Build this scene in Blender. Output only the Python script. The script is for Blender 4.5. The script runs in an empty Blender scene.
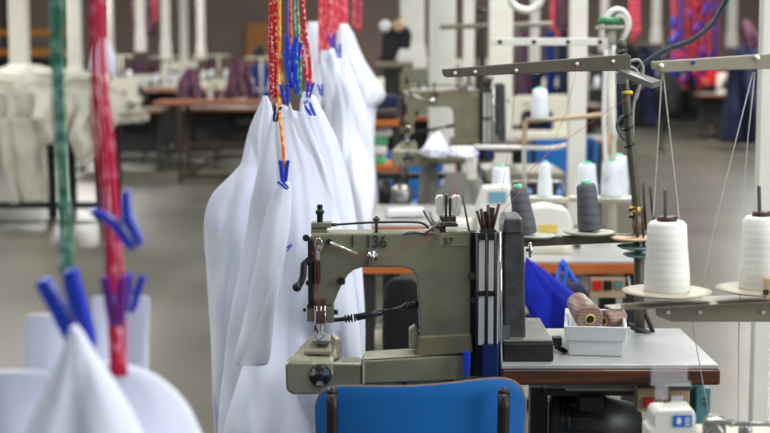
import bpy, bmesh, math, random
from mathutils import Vector, Matrix, noise
random.seed(7)
SC = bpy.context.scene
COL = SC.collection
PI = math.pi
V = Vector
# ---------------------------------------------------------------- camera model
CAMZ, FPX, HOR = 1.47, 1510.0, 50.0
PIT = math.atan((216.5-HOR)/FPX)
UPV = V((0, math.sin(PIT), math.cos(PIT))); FWD = V((0, math.cos(PIT), -math.sin(PIT)))
def ray(px, py):
    return V((px-385, 0, 0)) + UPV*(216.5-py) + FWD*FPX
def P(px, py, Y):
    d = ray(px, py); return V((0, 0, CAMZ)) + d*(Y/d.y)
def X(px, Y, py=216): return P(px, py, Y).x
def Z(py, Y): return P(385, py, Y).z
# ---------------------------------------------------------------- materials
def lin(c):
    c = c/255.0
    return c/12.92 if c <= .04045 else ((c+.055)/1.055)**2.4
def rgb(r, g, b): return (lin(r), lin(g), lin(b), 1)
M = {}
def mat(name, c, rough=.5, metal=0., var=.12, scale=8., bump=0., bscale=60., c2=None, coat=0., stretch=None, sheen=0., alpha=1., trans=0., detail=3.):
    m = bpy.data.materials.new(name); m.use_nodes = True
    nt = m.node_tree; n = nt.nodes; b = n['Principled BSDF']
    tc = n.new('ShaderNodeTexCoord'); mp = n.new('ShaderNodeMapping')
    nt.links.new(tc.outputs['Object'], mp.inputs[0])
    if stretch: mp.inputs['Scale'].default_value = stretch
    no = n.new('ShaderNodeTexNoise'); no.inputs['Scale'].default_value = scale; no.inputs['Detail'].default_value = detail
    nt.links.new(mp.outputs[0], no.inputs[0])
    cr = n.new('ShaderNodeValToRGB'); nt.links.new(no.outputs[0], cr.inputs[0])
    col = rgb(*c)
    lo = rgb(*c2) if c2 else tuple(x*(1-var) for x in col[:3])+(1,)
    hi = col if c2 else tuple(min(1, x*(1+var)) for x in col[:3])+(1,)
    cr.color_ramp.elements[0].position = .32; cr.color_ramp.elements[0].color = lo
    cr.color_ramp.elements[1].position = .66; cr.color_ramp.elements[1].color = hi
    nt.links.new(cr.outputs[0], b.inputs['Base Color'])
    b.inputs['Roughness'].default_value = rough; b.inputs['Metallic'].default_value = metal
    b.inputs['Coat Weight'].default_value = coat; b.inputs['Sheen Weight'].default_value = sheen
    b.inputs['Alpha'].default_value = alpha; b.inputs['Transmission Weight'].default_value = trans
    if bump:
        n2 = n.new('ShaderNodeTexNoise'); n2.inputs['Scale'].default_value = bscale; n2.inputs['Detail'].default_value = 4
        nt.links.new(mp.outputs[0], n2.inputs[0])
        bu = n.new('ShaderNodeBump'); bu.inputs['Strength'].default_value = bump; bu.inputs['Distance'].default_value = .01
        nt.links.new(n2.outputs[0], bu.inputs['Height']); nt.links.new(bu.outputs[0], b.inputs['Normal'])
    M[name] = m; return m
def band_mat(name, c, c2, freq, rough=.7, bs=.2):       # wound thread: fine rings up the cone
    m = mat(name, c, rough, var=.04); nt = m.node_tree; n = nt.nodes; b = n['Principled BSDF']
    tc = n.new('ShaderNodeTexCoord'); w = n.new('ShaderNodeTexWave'); w.bands_direction = 'Z'
    w.inputs['Scale'].default_value = freq; w.inputs['Distortion'].default_value = 2.5; w.inputs['Detail'].default_value = 1
    nt.links.new(tc.outputs['Object'], w.inputs[0])
    cr = n.new('ShaderNodeValToRGB'); cr.color_ramp.elements[0].color = rgb(*c2); cr.color_ramp.elements[1].color = rgb(*c)
    cr.color_ramp.elements[1].position = .4
    nt.links.new(w.outputs[0], cr.inputs[0]); nt.links.new(cr.outputs[0], b.inputs['Base Color'])
    bu = n.new('ShaderNodeBump'); bu.inputs['Strength'].default_value = bs; bu.inputs['Distance'].default_value = .004
    nt.links.new(w.outputs[0], bu.inputs['Height']); nt.links.new(bu.outputs[0], b.inputs['Normal'])
def cord_mat(name, c, c2, freq=60, bal=.5):      # braided cord with flecks
    m = mat(name, c, .7, var=.05); nt = m.node_tree; n = nt.nodes; b = n['Principled BSDF']
    tc = n.new('ShaderNodeTexCoord'); w = n.new('ShaderNodeTexVoronoi'); w.inputs['Scale'].default_value = freq
    nt.links.new(tc.outputs['Object'], w.inputs[0])
    cr = n.new('ShaderNodeValToRGB'); cr.color_ramp.interpolation = 'CONSTANT'
    sp = n.new('ShaderNodeSeparateColor'); nt.links.new(w.outputs['Color'], sp.inputs[0])
    cr.color_ramp.elements[0].color = rgb(*c); cr.color_ramp.elements[1].color = rgb(*c2); cr.color_ramp.elements[1].position = bal
    nt.links.new(sp.outputs[0], cr.inputs[0]); nt.links.new(cr.outputs[0], b.inputs['Base Color'])

mat('floor', (101,98,84), .34, scale=.9, c2=(78,76,63), bump=.05, bscale=30, detail=8)
mat('wall', (150,132,116), .9, scale=.35, c2=(120,103,94))
mat('post', (226,224,212), .5, var=.04)
mat('post_grey', (196,194,184), .5, var=.05)
mat('machine', (127,126,102), .36, scale=9, c2=(104,102,79), coat=.3, bump=.04, bscale=200, detail=6)
mat('machine_edge', (168,166,142), .4, scale=30, c2=(140,138,116), detail=6)
mat('machine_patch', (138,137,112), .6, scale=30, c2=(126,125,100))
mat('grime', (134,122,84), .5, scale=22, c2=(104,102,80), detail=8)
mat('black', (18,18,19), .4, var=.2)
mat('black_matte', (9,9,10), .95, var=.2)
mat('blackbox', (14,14,15), .6, scale=40, c2=(34,33,30), detail=6)
mat('cover', (70,70,70), .42, scale=40, c2=(48,48,49), coat=.3, detail=6)
mat('boxtop', (116,116,110), .5, scale=30, c2=(98,98,92))
mat('chrome', (215,215,215), .18, 1., var=.04)
mat('steel', (150,150,146), .35, .9, var=.1)
mat('bright_steel', (240,238,228), .3, .6, var=.03)
mat('whiteplate', (214,214,210), .4, var=.04)
mat('rust', (104,72,62), .6, .3, scale=60, c2=(60,48,44))
mat('navy_tape', (14,36,84), .35, var=.2)
mat('blue_tie', (22,66,190), .35, var=.1)
mat('chairblue', (0,104,182), .5, var=.05, scale=5, bump=.02, bscale=300)
mat('ply', (120,100,94), .6, var=.2)
mat('brown_tube', (20,14,13), .5, var=.2)
mat('laminate', (188,189,186), .28, scale=5, c2=(158,160,158), bump=.05, bscale=25, detail=6)
mat('woodedge', (98,52,26), .45, scale=5, c2=(32,15,9), stretch=(1.2,6,14), bump=.1, bscale=12, detail=8, coat=.15)
mat('orange_edge', (198,110,48), .5, scale=4, c2=(172,90,36), stretch=(1,4,10))
mat('brown_edge', (158,92,52), .5, scale=4, c2=(130,74,44), stretch=(1,4,10))
mat('greytube', (96,92,78), .45, .2, var=.08)
mat('greytube_dark', (86,82,68), .5, .2, var=.12, scale=20)
mat('beige', (160,153,132), .5, var=.05)
mat('beige_disc', (190,182,162), .5, var=.04)
mat('tan_disc', (204,168,132), .55, var=.05)
mat('teal_disc', (98,130,124), .45, var=.06)
mat('grey_disc', (176,176,162), .5, var=.06)
mat('white_disc', (214,214,206), .45, var=.04)
mat('teal', (78,136,140), .5, var=.1)
mat('bin', (206,210,212), .5, var=.04)
band_mat('thread_white', (240,240,232), (234,234,226), 22, .7, .05)
band_mat('thread_cool', (232,236,242), (222,226,234), 22, .7, .05)
band_mat('thread_grey', (92,94,100), (78,80,86), 16, .7, .05)
band_mat('thread_brown', (158,128,114), (132,104,90), 40, .45, .12)
mat('mint', (120,216,170), .5, var=.05)
mat('green', (20,120,72), .5, var=.1)
mat('maroon_cap', (60,24,26), .5)
mat('yellow', (226,196,30), .6, var=.15, scale=40)
mat('cable', (70,84,92), .4, var=.05)
mat('cable_grey', (150,154,152), .45, var=.05)
mat('white_cable', (228,228,222), .45, var=.03)
mat('redthread', (170,62,66), .7, var=.1)
mat('whitethread', (214,214,206), .7, var=.04)
mat('cloth', (226,231,246), .9, scale=3, var=.02, bump=.12, bscale=14, sheen=.3)
mat('cloth_warm', (214,211,196), .9, scale=4, c2=(196,193,178), bump=.9, bscale=7, detail=6)
mat('peg', (20,62,200), .35, var=.08)
mat('peg_purple', (120,24,140), .4, var=.1)
mat('peg_pale', (150,170,230), .4)
cord_mat('cord_green', (52,140,112), (130,190,168), 90, .6)
cord_mat('cord_crimson', (210,22,74), (236,110,140), 90, .72)
cord_mat('cord_red', (206,24,36), (240,214,214), 230, .84)
cord_mat('cord_yellow', (236,170,30), (236,90,40), 110, .7)
cord_mat('cord_orange', (222,110,62), (190,60,60), 90, .6)
cord_mat('cord_pink', (222,62,86), (240,120,130), 40, .6)
mat('cord_blue', (40,90,190), .7)
mat('royal', (4,26,150), 1., var=.2, scale=12, bump=.3, bscale=20)
mat('tieblue', (24,96,214), .6, var=.1)
mat('navy', (20,30,62), .9, var=.3, scale=8, bump=.3, bscale=8)
mat('navyblue', (18,50,120), .85, var=.2)
mat('maroon', (104,60,76), .9, scale=9, c2=(66,48,64))
mat('purple', (92,60,88), .9, var=.3)
mat('darkrack', (54,50,48), .8, scale=3, c2=(38,36,38))
mat('greycloth', (128,128,122), .9, scale=6, c2=(110,110,106), bump=.2, bscale=15)
mat('cream', (214,210,190), .45, var=.05)
mat('whitebody', (226,224,214), .4, var=.03)
mat('olive', (140,138,118), .45, scale=12, c2=(118,116,98))
mat('darkmetal', (58,56,52), .45, .4, var=.2)
mat('motor', (50,51,49), .45, .3, var=.25, scale=30)
mat('tan_box', (190,164,128), .5, var=.06)
mat('red', (206,22,32), .4)
mat('label_yellow', (232,200,90), .5)
mat('label_blue', (30,104,190), .4)
mat('label_white', (232,234,236), .4)
mat('ink', (40,42,36), .7)
mat('orange_panel', (176,116,58), .6, var=.1)
mat('rackorange', (206,126,36), .5, var=.1)
mat('skin', (176,126,104), .6, var=.05)
mat('hair', (20,17,18), .6)
mat('legbrown', (62,44,40), .5, var=.2)
mat('plastic', (214,212,216), .12, var=.01, alpha=.3)
mat('tealgreen', (90,190,130), .7)
mat('screen', (120,170,190), .2)
# ---------------------------------------------------------------- mesh builder
WL = {}     # world location of every parent
class MB:
    def __init__(s): s.v = []; s.f = []; s.sm = []; s.starts = []
    def add(s, vs, fs, smooth=False):
        b = len(s.v); s.starts.append(b); s.v += [V(x) for x in vs]
        for f in fs: s.f.append(tuple(b+i for i in f)); s.sm.append(smooth)
        return s
    def box(s, lo, hi):
        x0,y0,z0 = lo; x1,y1,z1 = hi
        if x0>x1: x0,x1=x1,x0
        if y0>y1: y0,y1=y1,y0
        if z0>z1: z0,z1=z1,z0
        return s.add([(x0,y0,z0),(x1,y0,z0),(x1,y1,z0),(x0,y1,z0),(x0,y0,z1),(x1,y0,z1),(x1,y1,z1),(x0,y1,z1)],
              [(0,3,2,1),(4,5,6,7),(0,1,5,4),(1,2,6,5),(2,3,7,6),(3,0,4,7)])
    def bpx(s, x0, y0, x1, y1, Y, d):      # box whose front face fills the pixel rectangle at distance Y
        a = P(x0, y1, Y); b = P(x1, y0, Y)
        return s.box((a.x, Y, a.z), (b.x, Y+d, b.z))
    def prism(s, pts, d, Y=None, yf=None, closed_smooth=False):
        # pts: pixel outline, extruded along +Y by d
        fr = []
        for (px, py) in pts:
            y = yf(px) if yf else Y
            fr.append(P(px, py, y))
        ba = [p+V((0, d, 0)) for p in fr]
        n = len(fr)
        area = sum((fr[i].x*fr[(i+1)%n].z-fr[(i+1)%n].x*fr[i].z) for i in range(n))
        if area < 0: fr.reverse(); ba.reverse()
        fs = [tuple(range(n)), tuple(range(2*n-1, n-1, -1))]
        for i in range(n):
            j = (i+1)%n; fs.append((i, n+i, n+j, j))
        return s.add(fr+ba, fs)
    def ring(s, rings, cap=True, smooth=True):
        n = len(rings[0]); vs = [p for r in rings for p in r]; fs = []
        for k in range(len(rings)-1):
            for i in range(n):
                j = (i+1)%n; fs.append((k*n+i, k*n+j, (k+1)*n+j, (k+1)*n+i))
        s.add(vs, fs, smooth)
        if cap:
            b = len(s.v)-len(vs)
            s.f.append(tuple(b+i for i in range(n-1,-1,-1))); s.sm.append(False)
            s.f.append(tuple(b+(len(rings)-1)*n+i for i in range(n))); s.sm.append(False)
        return s
    def lathe(s, prof, org=(0,0,0), axis=(0,0,1), seg=20, smooth=True, squash=1.):
        ax = V(axis).normalized(); t = V((1,0,0)) if abs(ax.x) < .9 else V((0,1,0))
        u = ax.cross(t).normalized(); w = ax.cross(u); o = V(org)
        rs = [[o+ax*h+(u*math.cos(2*PI*i/seg)+w*math.sin(2*PI*i/seg)*squash)*max(r,1e-5) for i in range(seg)] for r, h in prof]
        return s.ring(rs, True, smooth)
    def cyl(s, a, b, r, r2=None, seg=14, smooth=True):
        a = V(a); b = V(b); L = (b-a).length
        return s.lathe([(r,0),(r2 if r2 is not None else r,L)], a, b-a, seg, smooth)
    def tube(s, pts, r, seg=8, sub=4):
        pts = [V(p) for p in pts]
        if sub > 1 and len(pts) > 2:
            out = []
            for i in range(len(pts)-1):
                p0 = pts[max(i-1,0)]; p1 = pts[i]; p2 = pts[i+1]; p3 = pts[min(i+2,len(pts)-1)]
                for k in range(sub):
                    t = k/sub
                    out.append(.5*((2*p1)+(p2-p0)*t+(2*p0-5*p1+4*p2-p3)*t*t+(3*p1-p0-3*p2+p3)*t**3))
            out.append(pts[-1]); pts = out
        rings = []; up = V((0,1,0)); 
        for i, p in enumerate(pts):
            d = (pts[min(i+1,len(pts)-1)]-pts[max(i-1,0)]).normalized()
            if abs(d.dot(up)) > .95: up = V((1,0,0))
            u = d.cross(up).normalized(); w = d.cross(u)
            rings.append([p+(u*math.cos(2*PI*k/seg)+w*math.sin(2*PI*k/seg))*r for k in range(seg)])
        return s.ring(rings)
    def each(s, name, m, parent, **kw):
        out = []; k = 0
        bounds = s.starts + [len(s.v)]
        for i in range(len(s.starts)):
            lo, hi = bounds[i], bounds[i+1]; b = MB(); b.v = s.v[lo:hi]
            for f, q in zip(s.f, s.sm):
                if lo <= f[0] < hi: b.f.append(tuple(j-lo for j in f)); b.sm.append(q)
            out.append(b.build(name, m, parent, **kw))
        return out
    def build(s, name, m, parent=None, bevel=0., seg=2, sub=0, **tags):
        if parent is not None: off = WL[parent.as_pointer()]
        else:
            xs = [p.x for p in s.v]; ys = [p.y for p in s.v]; zs = [p.z for p in s.v]
            off = V(((min(xs)+max(xs))/2, (min(ys)+max(ys))/2, min(zs)))
        me = bpy.data.meshes.new(name)
        me.from_pydata([tuple(p-off) for p in s.v], [], s.f)
        me.polygons.foreach_set('use_smooth', s.sm); me.update()
        bm = bmesh.new(); bm.from_mesh(me); bmesh.ops.recalc_face_normals(bm, faces=bm.faces); bm.to_mesh(me); bm.free()
        me.materials.append(M[m])
        o = bpy.data.objects.new(name, me); COL.objects.link(o)
        if parent is not None: o.parent = parent
        else: o.location = off
        WL[o.as_pointer()] = off.copy()
        if bevel:
            b = o.modifiers.new('bevel', 'BEVEL'); b.width = bevel; b.segments = seg; b.limit_method = 'ANGLE'; b.angle_limit = .6
            b.harden_normals = False
        if sub:
            b = o.modifiers.new('sub', 'SUBSURF'); b.levels = sub; b.render_levels = sub
        for k, v in tags.items(): o[k] = v
        return o
def thing(name, label, cat, loc, group=None):
    o = bpy.data.objects.new(name, None); COL.objects.link(o); o.location = loc; o.empty_display_size = .05
    o['label'] = label; o['category'] = cat
    if group: o['group'] = group
    WL[o.as_pointer()] = V(loc); return o
def tag(o, label, cat, group=None):
    o['label'] = label; o['category'] = cat
    if group: o['group'] = group
    return o
def copy_tree(o, parent=None):
    c = o.copy(); COL.objects.link(c)
    if parent is not None: c.parent = parent
    for ch in [x for x in o.children]: copy_tree(ch, c)
    return c
def dup(root, loc, label, rz=None, sc=None, group=None):
    c = copy_tree(root); c.location = loc; c['label'] = label
    if rz is not None: c.rotation_euler.z = rz
    if sc is not None: c.scale = (sc, sc, sc)
    if group: c['group'] = group
    WL[c.as_pointer()] = V(loc)
    return c
def structure(o): o['kind'] = 'structure'; return o
def lettering(body, px, py, Y, h, m, parent, rot=0., sx=1., bold=.0):
    cu = bpy.data.curves.new('tmp', 'FONT'); cu.body = body; cu.size = h; cu.extrude = .0004; cu.offset = bold
    ob = bpy.data.objects.new('tmp', cu); COL.objects.link(ob)
    dg = bpy.context.evaluated_depsgraph_get(); me = bpy.data.meshes.new_from_object(ob.evaluated_get(dg))
    bpy.data.objects.remove(ob)
    off = WL[parent.as_pointer()]
    p = P(px, py, Y)
    T = Matrix.Translation(p-off) @ Matrix.Rotation(rot, 4, 'Y') @ Matrix.Rotation(PI/2, 4, 'X') @ Matrix.Diagonal((sx,1,1,1))
    me.transform(T); me.materials.clear(); me.materials.append(M[m])
    o = bpy.data.objects.new('lettering', me); COL.objects.link(o); o.parent = parent; WL[o.as_pointer()] = off
    return o
# ---------------------------------------------------------------- setting
structure(MB().box((-16,-1,-.1),(16,36,0)).build('floor','floor'))
structure(MB().box((-16,36,0),(16,36.2,4.2)).build('wall_back','wall'))
def post(px, w, Y, m='post', ybot=None, top=4.2):
    x = X(px, Y); h = w*Y/1510/2; d = 2*h; z0 = Z(ybot, Y) if ybot else 0
    b = MB().box((x-h,Y,z0),(x+h,Y+d,top))
    if ybot: b.ring([[V((x+a*h*k,Y+h+c*h*k,z)) for a,c in ((-1,-1),(1,-1),(1,1),(-1,1))] for k,z in ((1.05,z0+.25),(1.2,z0+.15),(1.25,z0-.02))],smooth=False)
    o = b.build('trim_1', m, bevel=.004)
    return structure(o)
for i, a in enumerate([(576.5,17,6.6),(500,23,8.0),(468,11,9.5),(442,26,10.4),(412,24,12.5,'post',75),(766,17,4.6),
          (22,17,14.5,'post',90),(77,13,15.5,'post',90),(143,8,19,'post',50),(168,8,20,'post',58),(186,7,23,'post',72),(203,7,26,'post',58),(653,8,26,'post_grey',42),(728,8,27,'post_grey',46),(533,9,12,'post_grey',70),
          (602,7,20,'post_grey',50),(113,7,25,'post_grey',60)]):
    o = post(*a[:5]); o.name = 'trim_%d' % (i+1)
    if len(a) < 4:
        base = MB(); x = X(a[0],a[2]); w = a[1]*a[2]/1510/2+.03
        base.box((x-w,a[2]-.02,0),(x+w,a[2]+2*w-.04,.012)).build('base_plate','post_grey',o)
# ---------------------------------------------------------------- main sewing machine
SM = thing('sewing_machine', 'olive grey arm sewing machine numbered 1 136 behind the blue chair', 'sewing machine', P(488,378,3.5))
Y0 = 3.40
def armY(px): return 3.30+ (px-285)*(.12/215)
# upright frame: head, arm and column in one casting
prof = [(309,238),(312,235),(330,234),(440,233),(468,231),(471,234),(471,352),(421,356),(417.5,285),(416,276),(411,270),(403,267.5),
        (362,267.5),(354,270),(348,275),(343,283),(338,293),(333,306),(311,306),(309,290)]
MB().prism(prof, .085, Y=Y0).build('frame','machine',SM,bevel=.006,seg=3)
MB().bpx(312,233.4,468,236.2,Y0+.004,.078).build('top_edge','machine_edge',SM,bevel=.002)
MB().prism([(419,337),(471,334),(473,353),(417,357)],.10,Y=Y0-.012).build('column_foot','grime',SM,bevel=.003)
MB().prism([(409,330),(415,326),(420,336),(421,350),(409,349)],.04,Y=Y0+.02).build('column_fillet','machine_edge',SM,bevel=.003)
# cylinder arm
MB().prism([(285,364),(290,362),(362,363),(363,392),(356,395),(292,395),(286,391)],.07,yf=armY).build('arm_tip','machine',SM,bevel=.007,seg=3)
MB().prism([(362,363),(481,355),(499,353),(499,380),(484,381),(362,389)],.11,yf=lambda p: armY(p)+.012).build('arm','machine',SM,bevel=.006,seg=3)
MB().prism([(364,361.5),(481,354),(481,379),(364,383.5)],.012,yf=lambda p: armY(p)-.003).build('cover_plate','machine',SM,bevel=.003)
a = [P(364,360.3,armY(364)+.012),P(480,353.0,armY(480)+.012)]; a += [a[1]+V((0,.09,0)),a[0]+V((0,.09,0))]
MB().ring([[p+V((0,0,.0003)) for p in a],[p+V((0,0,.003)) for p in a]],smooth=False).build('arm_top','machine_edge',SM,bevel=.001)
MB().prism([(362.5,361.5),(365,361.3),(365,384),(362.5,384)],.004,yf=lambda p: armY(p)-.004).build('worn_edge','machine_edge',SM)
b = MB()
for (x,y) in ((405,384.5),(452,381.5)): p = P(x,y,armY(x)); b.cyl(p+V((0,-.002,0)),p+V((0,.02,0)),.005)
b.each('bolt','black',SM)
# sloping nose with throat plate
def quad(pts): return [P(*p) for p in pts]
a = quad([(287,363,3.31),(333,363,3.32),(334,349,3.40),(330,333,3.46),(315,332,3.46),(300,346,3.40)])
low = [p+V((0,0,-.03)) for p in a]
MB().ring([low,a],smooth=False).build('nose','machine_edge',SM,bevel=.003)
a = quad([(304,353,3.345),(331,353,3.345),(331,341,3.42),(311,341,3.42)])
MB().ring([[p+V((0,0,-.004)) for p in a],[p+V((0,0,.004)) for p in a]],smooth=False).build('throat_plate','machine_patch',SM,bevel=.002)
a = quad([(330,334,3.42),(336,340,3.40),(337,358,3.38),(331,360,3.34)])
b = MB().ring([a,[p+V((.012,.01,0)) for p in a]],smooth=False); b.build('nose_side','machine',SM,bevel=.002)
# round knob on the arm tip
c = P(320,375,armY(320)); k = MB().lathe([(.0255,0),(.0255,.004),(.021,.009),(.012,.011),(.010,.012)],c,(0,-1,0),28).build('stitch_dial','black',SM)
b = MB()
for q in range(3):
    aa = PI/2+q*2*PI/3+PI/3
    vs = []
    for s_ in (-.42,.42):
        for r in (.0125,.0235):
            vs.append(c+V((math.cos(aa+s_)*r,-.0125,math.sin(aa+s_)*r)))
    b.ring([[vs[0],vs[1],vs[3],vs[2]],[p+V((0,.006,0)) for p in (vs[0],vs[1],vs[3],vs[2])]],smooth=False)
b.each('chrome_sector','chrome',k)
MB().lathe([(.011,.0),(.011,.015),(.006,.018)],c,(0,-1,0),20).build('hub','black',k)
# face plate, knob, clamp
MB().bpx(308,240,313,308,Y0-.012,.06).build('face_plate','black',SM,bevel=.002)
MB().bpx(313,262,320,284,Y0-.016,.02).build('guard','black',SM,bevel=.002)
b = MB(); c = P(320,234,Y0+.03)
b.lathe([(.009,0),(.009,.016),(.007,.018),(.007,.046),(.010,.047),(.010,.054),(.006,.056),(.006,.062),(.008,.063),(.005,.068)],c,(0,0,1),18)
b.build('pressure_screw','black',SM)
b = MB(); b.bpx(311,223,331,228,Y0+.01,.04); b.bpx(311,228,327,234,Y0+.015,.03); b.build('screw_bracket','machine',SM,bevel=.002)
b = MB(); b.tube([P(328,225,Y0+.02),P(340,224.4,Y0+.02),P(372,222.5,Y0+.02),P(412,222,Y0+.02),P(424,224,Y0+.02),P(431,231,Y0+.03)],.0026,8)
b.cyl(P(337,224.6,Y0+.02),P(330,225,Y0+.02),.004); b.build('lifter_rod','darkmetal',SM)
b = MB(); b.cyl(P(376.5,234,Y0+.02),P(376.5,216,Y0+.02),.0035); b.cyl(P(376.5,220.5,Y0+.02),P(376.5,218,Y0+.02),.008); b.cyl(P(376.5,234,Y0+.02),P(376.5,232,Y0+.02),.007)
b.build('rod_guide','darkmetal',SM)
# black knee lever on the left
b = MB(); b.tube([P(307,262,Y0-.01),P(304,264,Y0-.015),P(303,276,Y0-.02),P(300,284,Y0-.025),P(296,288,Y0-.03)],.0075,12)
b.lathe([(.001,-.011),(.008,-.008),(.011,0),(.008,.008),(.001,.011)],P(297,287,Y0-.03),(0,0,1),14)
b.cyl(P(309,260,Y0),P(309,260,Y0-.02),.008); b.build('hand_lever','black',SM)
b = MB()
for (x,y,r) in ((306,238,.008),(308,283,.006),(341,281,.009),(309,306,.005)): b.cyl(P(x,y,Y0+.03),P(x,y,Y0-.012),r)
b.each('screw','black',SM)
MB().bpx(337,276,345,285,Y0+.02,.03).build('oil_fitting','machine',SM,bevel=.002)
# needle bar housing and foot
b = MB(); b.bpx(307,307,314,322,Y0-.01,.04); b.bpx(326,307,334,323,Y0-.01,.04); b.each('needle_housing','machine',SM,bevel=.002)
b = MB(); b.bpx(315,300,326,310,Y0-.02,.03); b.bpx(316,311,325,324,Y0-.03,.03); b.bpx(314,326,318,334,Y0-.02,.02); b.build('needle_clamp','rust',SM,bevel=.002)
b = MB()
for x in (317,321,325): b.cyl(P(x,306,Y0-.02),P(x,331,Y0-.02),.0022)
b.cyl(P(320,331,Y0-.02),P(320,343,Y0-.025),.0012)
b.build('needle_bar','chrome',SM)
b = MB(); b.tube([P(316,331,Y0-.03),P(315,336,Y0-.035),P(319,340,Y0-.035),P(323,336,Y0-.035),P(320,332,Y0-.03)],.0018,6); b.bpx(313,341,329,344,Y0-.04,.05)
b.build('presser_foot','steel',SM)
b = MB(); b.cyl(P(306,310,Y0),P(303,310,Y0),.004); b.cyl(P(334,312,Y0),P(338,312,Y0),.006); b.each('clamp_screw','black',SM)
# flexible drive shaft
b = MB(); b.tube([P(334,320,Y0),P(340,319.5,Y0),P(352,318,Y0)],.005,10)
for q in range(4): b.cyl(P(345+q*3,319-q*.4,Y0),P(346.6+q*3,318.8-q*.4,Y0),.0095)
b.cyl(P(356,317.5,Y0),P(382,312,Y0),.008); b.cyl(P(382,312,Y0),P(406,306.5,Y0+.02),.0045)
for q in range(4): b.cyl(P(406+q*3,306.8-q*.6,Y0+.02),P(407.8+q*3,306.4-q*.6,Y0+.02),.010-.001*(q%2))
b.cyl(P(403,307,Y0+.02),P(419,304,Y0+.03),.007)
b.build('drive_shaft','black',SM)
# thread tension and take-up
c = P(372.5,256,Y0-.002)
MB().lathe([(.0105,0),(.0105,.006),(.013,.008),(.0125,.010),(.006,.012),(.006,.018),(.003,.02)],c,(0,-1,0),22).build('tension_disc','chrome',SM)
b = MB(); b.bpx(369,250,376,266,Y0-.006,.006); b.lathe([(.004,0),(.004,.02),(.002,.022)],c,(0,-1,0),12); b.build('tension_stem','steel',SM)
b = MB(); b.cyl(P(330,242.5,Y0-.012),P(357,253.5,Y0-.008),.0042,.002); b.build('take_up_lever','bright_steel',SM)
b = MB(); b.cyl(P(329,242,Y0+.005),P(329,242,Y0-.014),.007); b.build('lever_pivot','black',SM)
b = MB()
b.tube([P(318,255,Y0-.01),P(315,246,Y0-.012),P(317,239,Y0-.012),P(321,240,Y0-.012),P(322,247,Y0-.012),P(319,252,Y0-.012)],.0022,6)
b.bpx(316,250,320,260,Y0-.012,.006); b.cyl(P(319,247,Y0),P(319,247,Y0-.012),.005); b.build('thread_loop','chrome',SM)
# tension discs on top
b = MB()
for (x0,x1) in ((436,444),(452,461)):
    b.prism([(x0,199),(x0+2,196),(x1-1,196),(x1,199),(x1,212),(x1-2,216),(x0+2,216),(x0,212)],.035,Y=Y0+.01)
b.each('tension_plate','bright_steel',SM,bevel=.001)
b = MB(); b.bpx(445,195,447.5,216,Y0+.005,.03); b.bpx(449,198,451.5,216,Y0+.005,.03); b.each('tension_spacer','darkmetal',SM)
b = MB(); b.bpx(440,217,456,222,Y0+.005,.04); b.bpx(435,224,458,227,Y0,.04); b.bpx(436,227,446,234,Y0+.01,.03); b.build('tension_bracket','darkmetal',SM,bevel=.001)
b = MB(); b.tube([P(424,210,Y0+.01),P(427,216,Y0+.01),P(432,224,Y0+.01),P(434,232,Y0+.01)],.004,8)
b.tube([P(424,234,Y0),P(432,228,Y0-.005),P(441,221,Y0)],.004,8); b.tube([P(430,212,Y0+.02),P(433,220,Y0+.01),P(440,226,Y0)],.003,8)
b.tube([P(404,234,Y0),P(414,232,Y0),P(430,234,Y0)],.003,6); b.cyl(P(437,232,Y0+.01),P(437,232,Y0-.012),.007)
b.build('thread_lever','steel',SM)
MB().cyl(P(462.5,195,Y0+.02),P(470,236,Y0+.02),.0024).build('spool_pin','greytube_dark',SM)
# painted number patch and lettering
MB().bpx(439,236,467.5,246,Y0-.0012,.004).build('number_patch','machine_patch',SM)
lettering('I',350.5,247,Y0-.003,.038,'ink',SM,sx=.9,bold=.0004)
lettering('136',364.5,247.6,Y0-.003,.040,'ink',SM,sx=.85,bold=.0005)
lettering('37',443,244.4,Y0-.0035,.021,'ink',SM,rot=-.06,sx=1.15)
# guide rods with white strips at the table end
b = MB()
for x in (476.8,486.5,495.5): b.cyl(P(x,234,3.358),P(x,345,3.36),.0024)
b.each('guide_rod','darkmetal',SM)
b = MB(); b.cyl(P(500,232,3.37),P(501,372,3.38),.0045); b.build('bright_rod','chrome',SM)
b = MB(); b.bpx(478.5,238,485,345,3.366,.012); b.bpx(488,238,494,345,3.366,.012); b.bpx(497,240,499,345,3.37,.01); b.each('belt_strip','whiteplate',SM)
b = MB()
for (y0,y1) in ((233,240),(291,296)): b.bpx(475,y0,497,y1,3.362,.03)
b.each('rod_clip','black',SM,bevel=.0015)
MB().bpx(470,233,476,376,3.40,.05).build('gap_shade','black_matte',SM); MB().bpx(476,233,503,376,3.40,.05).build('rod_housing','darkmetal',SM)  # black strip put in for the shade of the gap beside the column
b = MB()
for (a_,c_) in (((485,232),(481,209)),((489,230),(488,205)),((492,231),(499,204)),((483,231),(477,211))):
    b.cyl(P(*a_,3.385),P(*c_,3.375),.0036)
b.each('thread_finger','rust',SM)
b = MB(); b.prism([(480,213),(487,211),(488,228),(483,229)],.006,Y=3.39); b.prism([(489,207),(495,208),(493,228),(489,228)],.006,Y=3.392); b.prism([(481,229),(495,229),(498,234),(479,234)],.02,Y=3.38)
b.each('finger_plate','darkmetal',SM)
b = MB()
for (x,y,r) in ((472,276,.009),(473,300,.007)): b.cyl(P(x,y,3.42),P(x,y,3.385),r)
b.each('adjusting_screw','darkmetal',SM)
MB().bpx(482,344,499,381,3.36,.05).build('tape','navy_tape',SM,bevel=.004)
MB().prism([(463,352),(468,350),(471,356),(470,372),(466,382),(464,372)],.012,Y=3.36).build('cord_loop','blue_tie',SM,bevel=.003)
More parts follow.
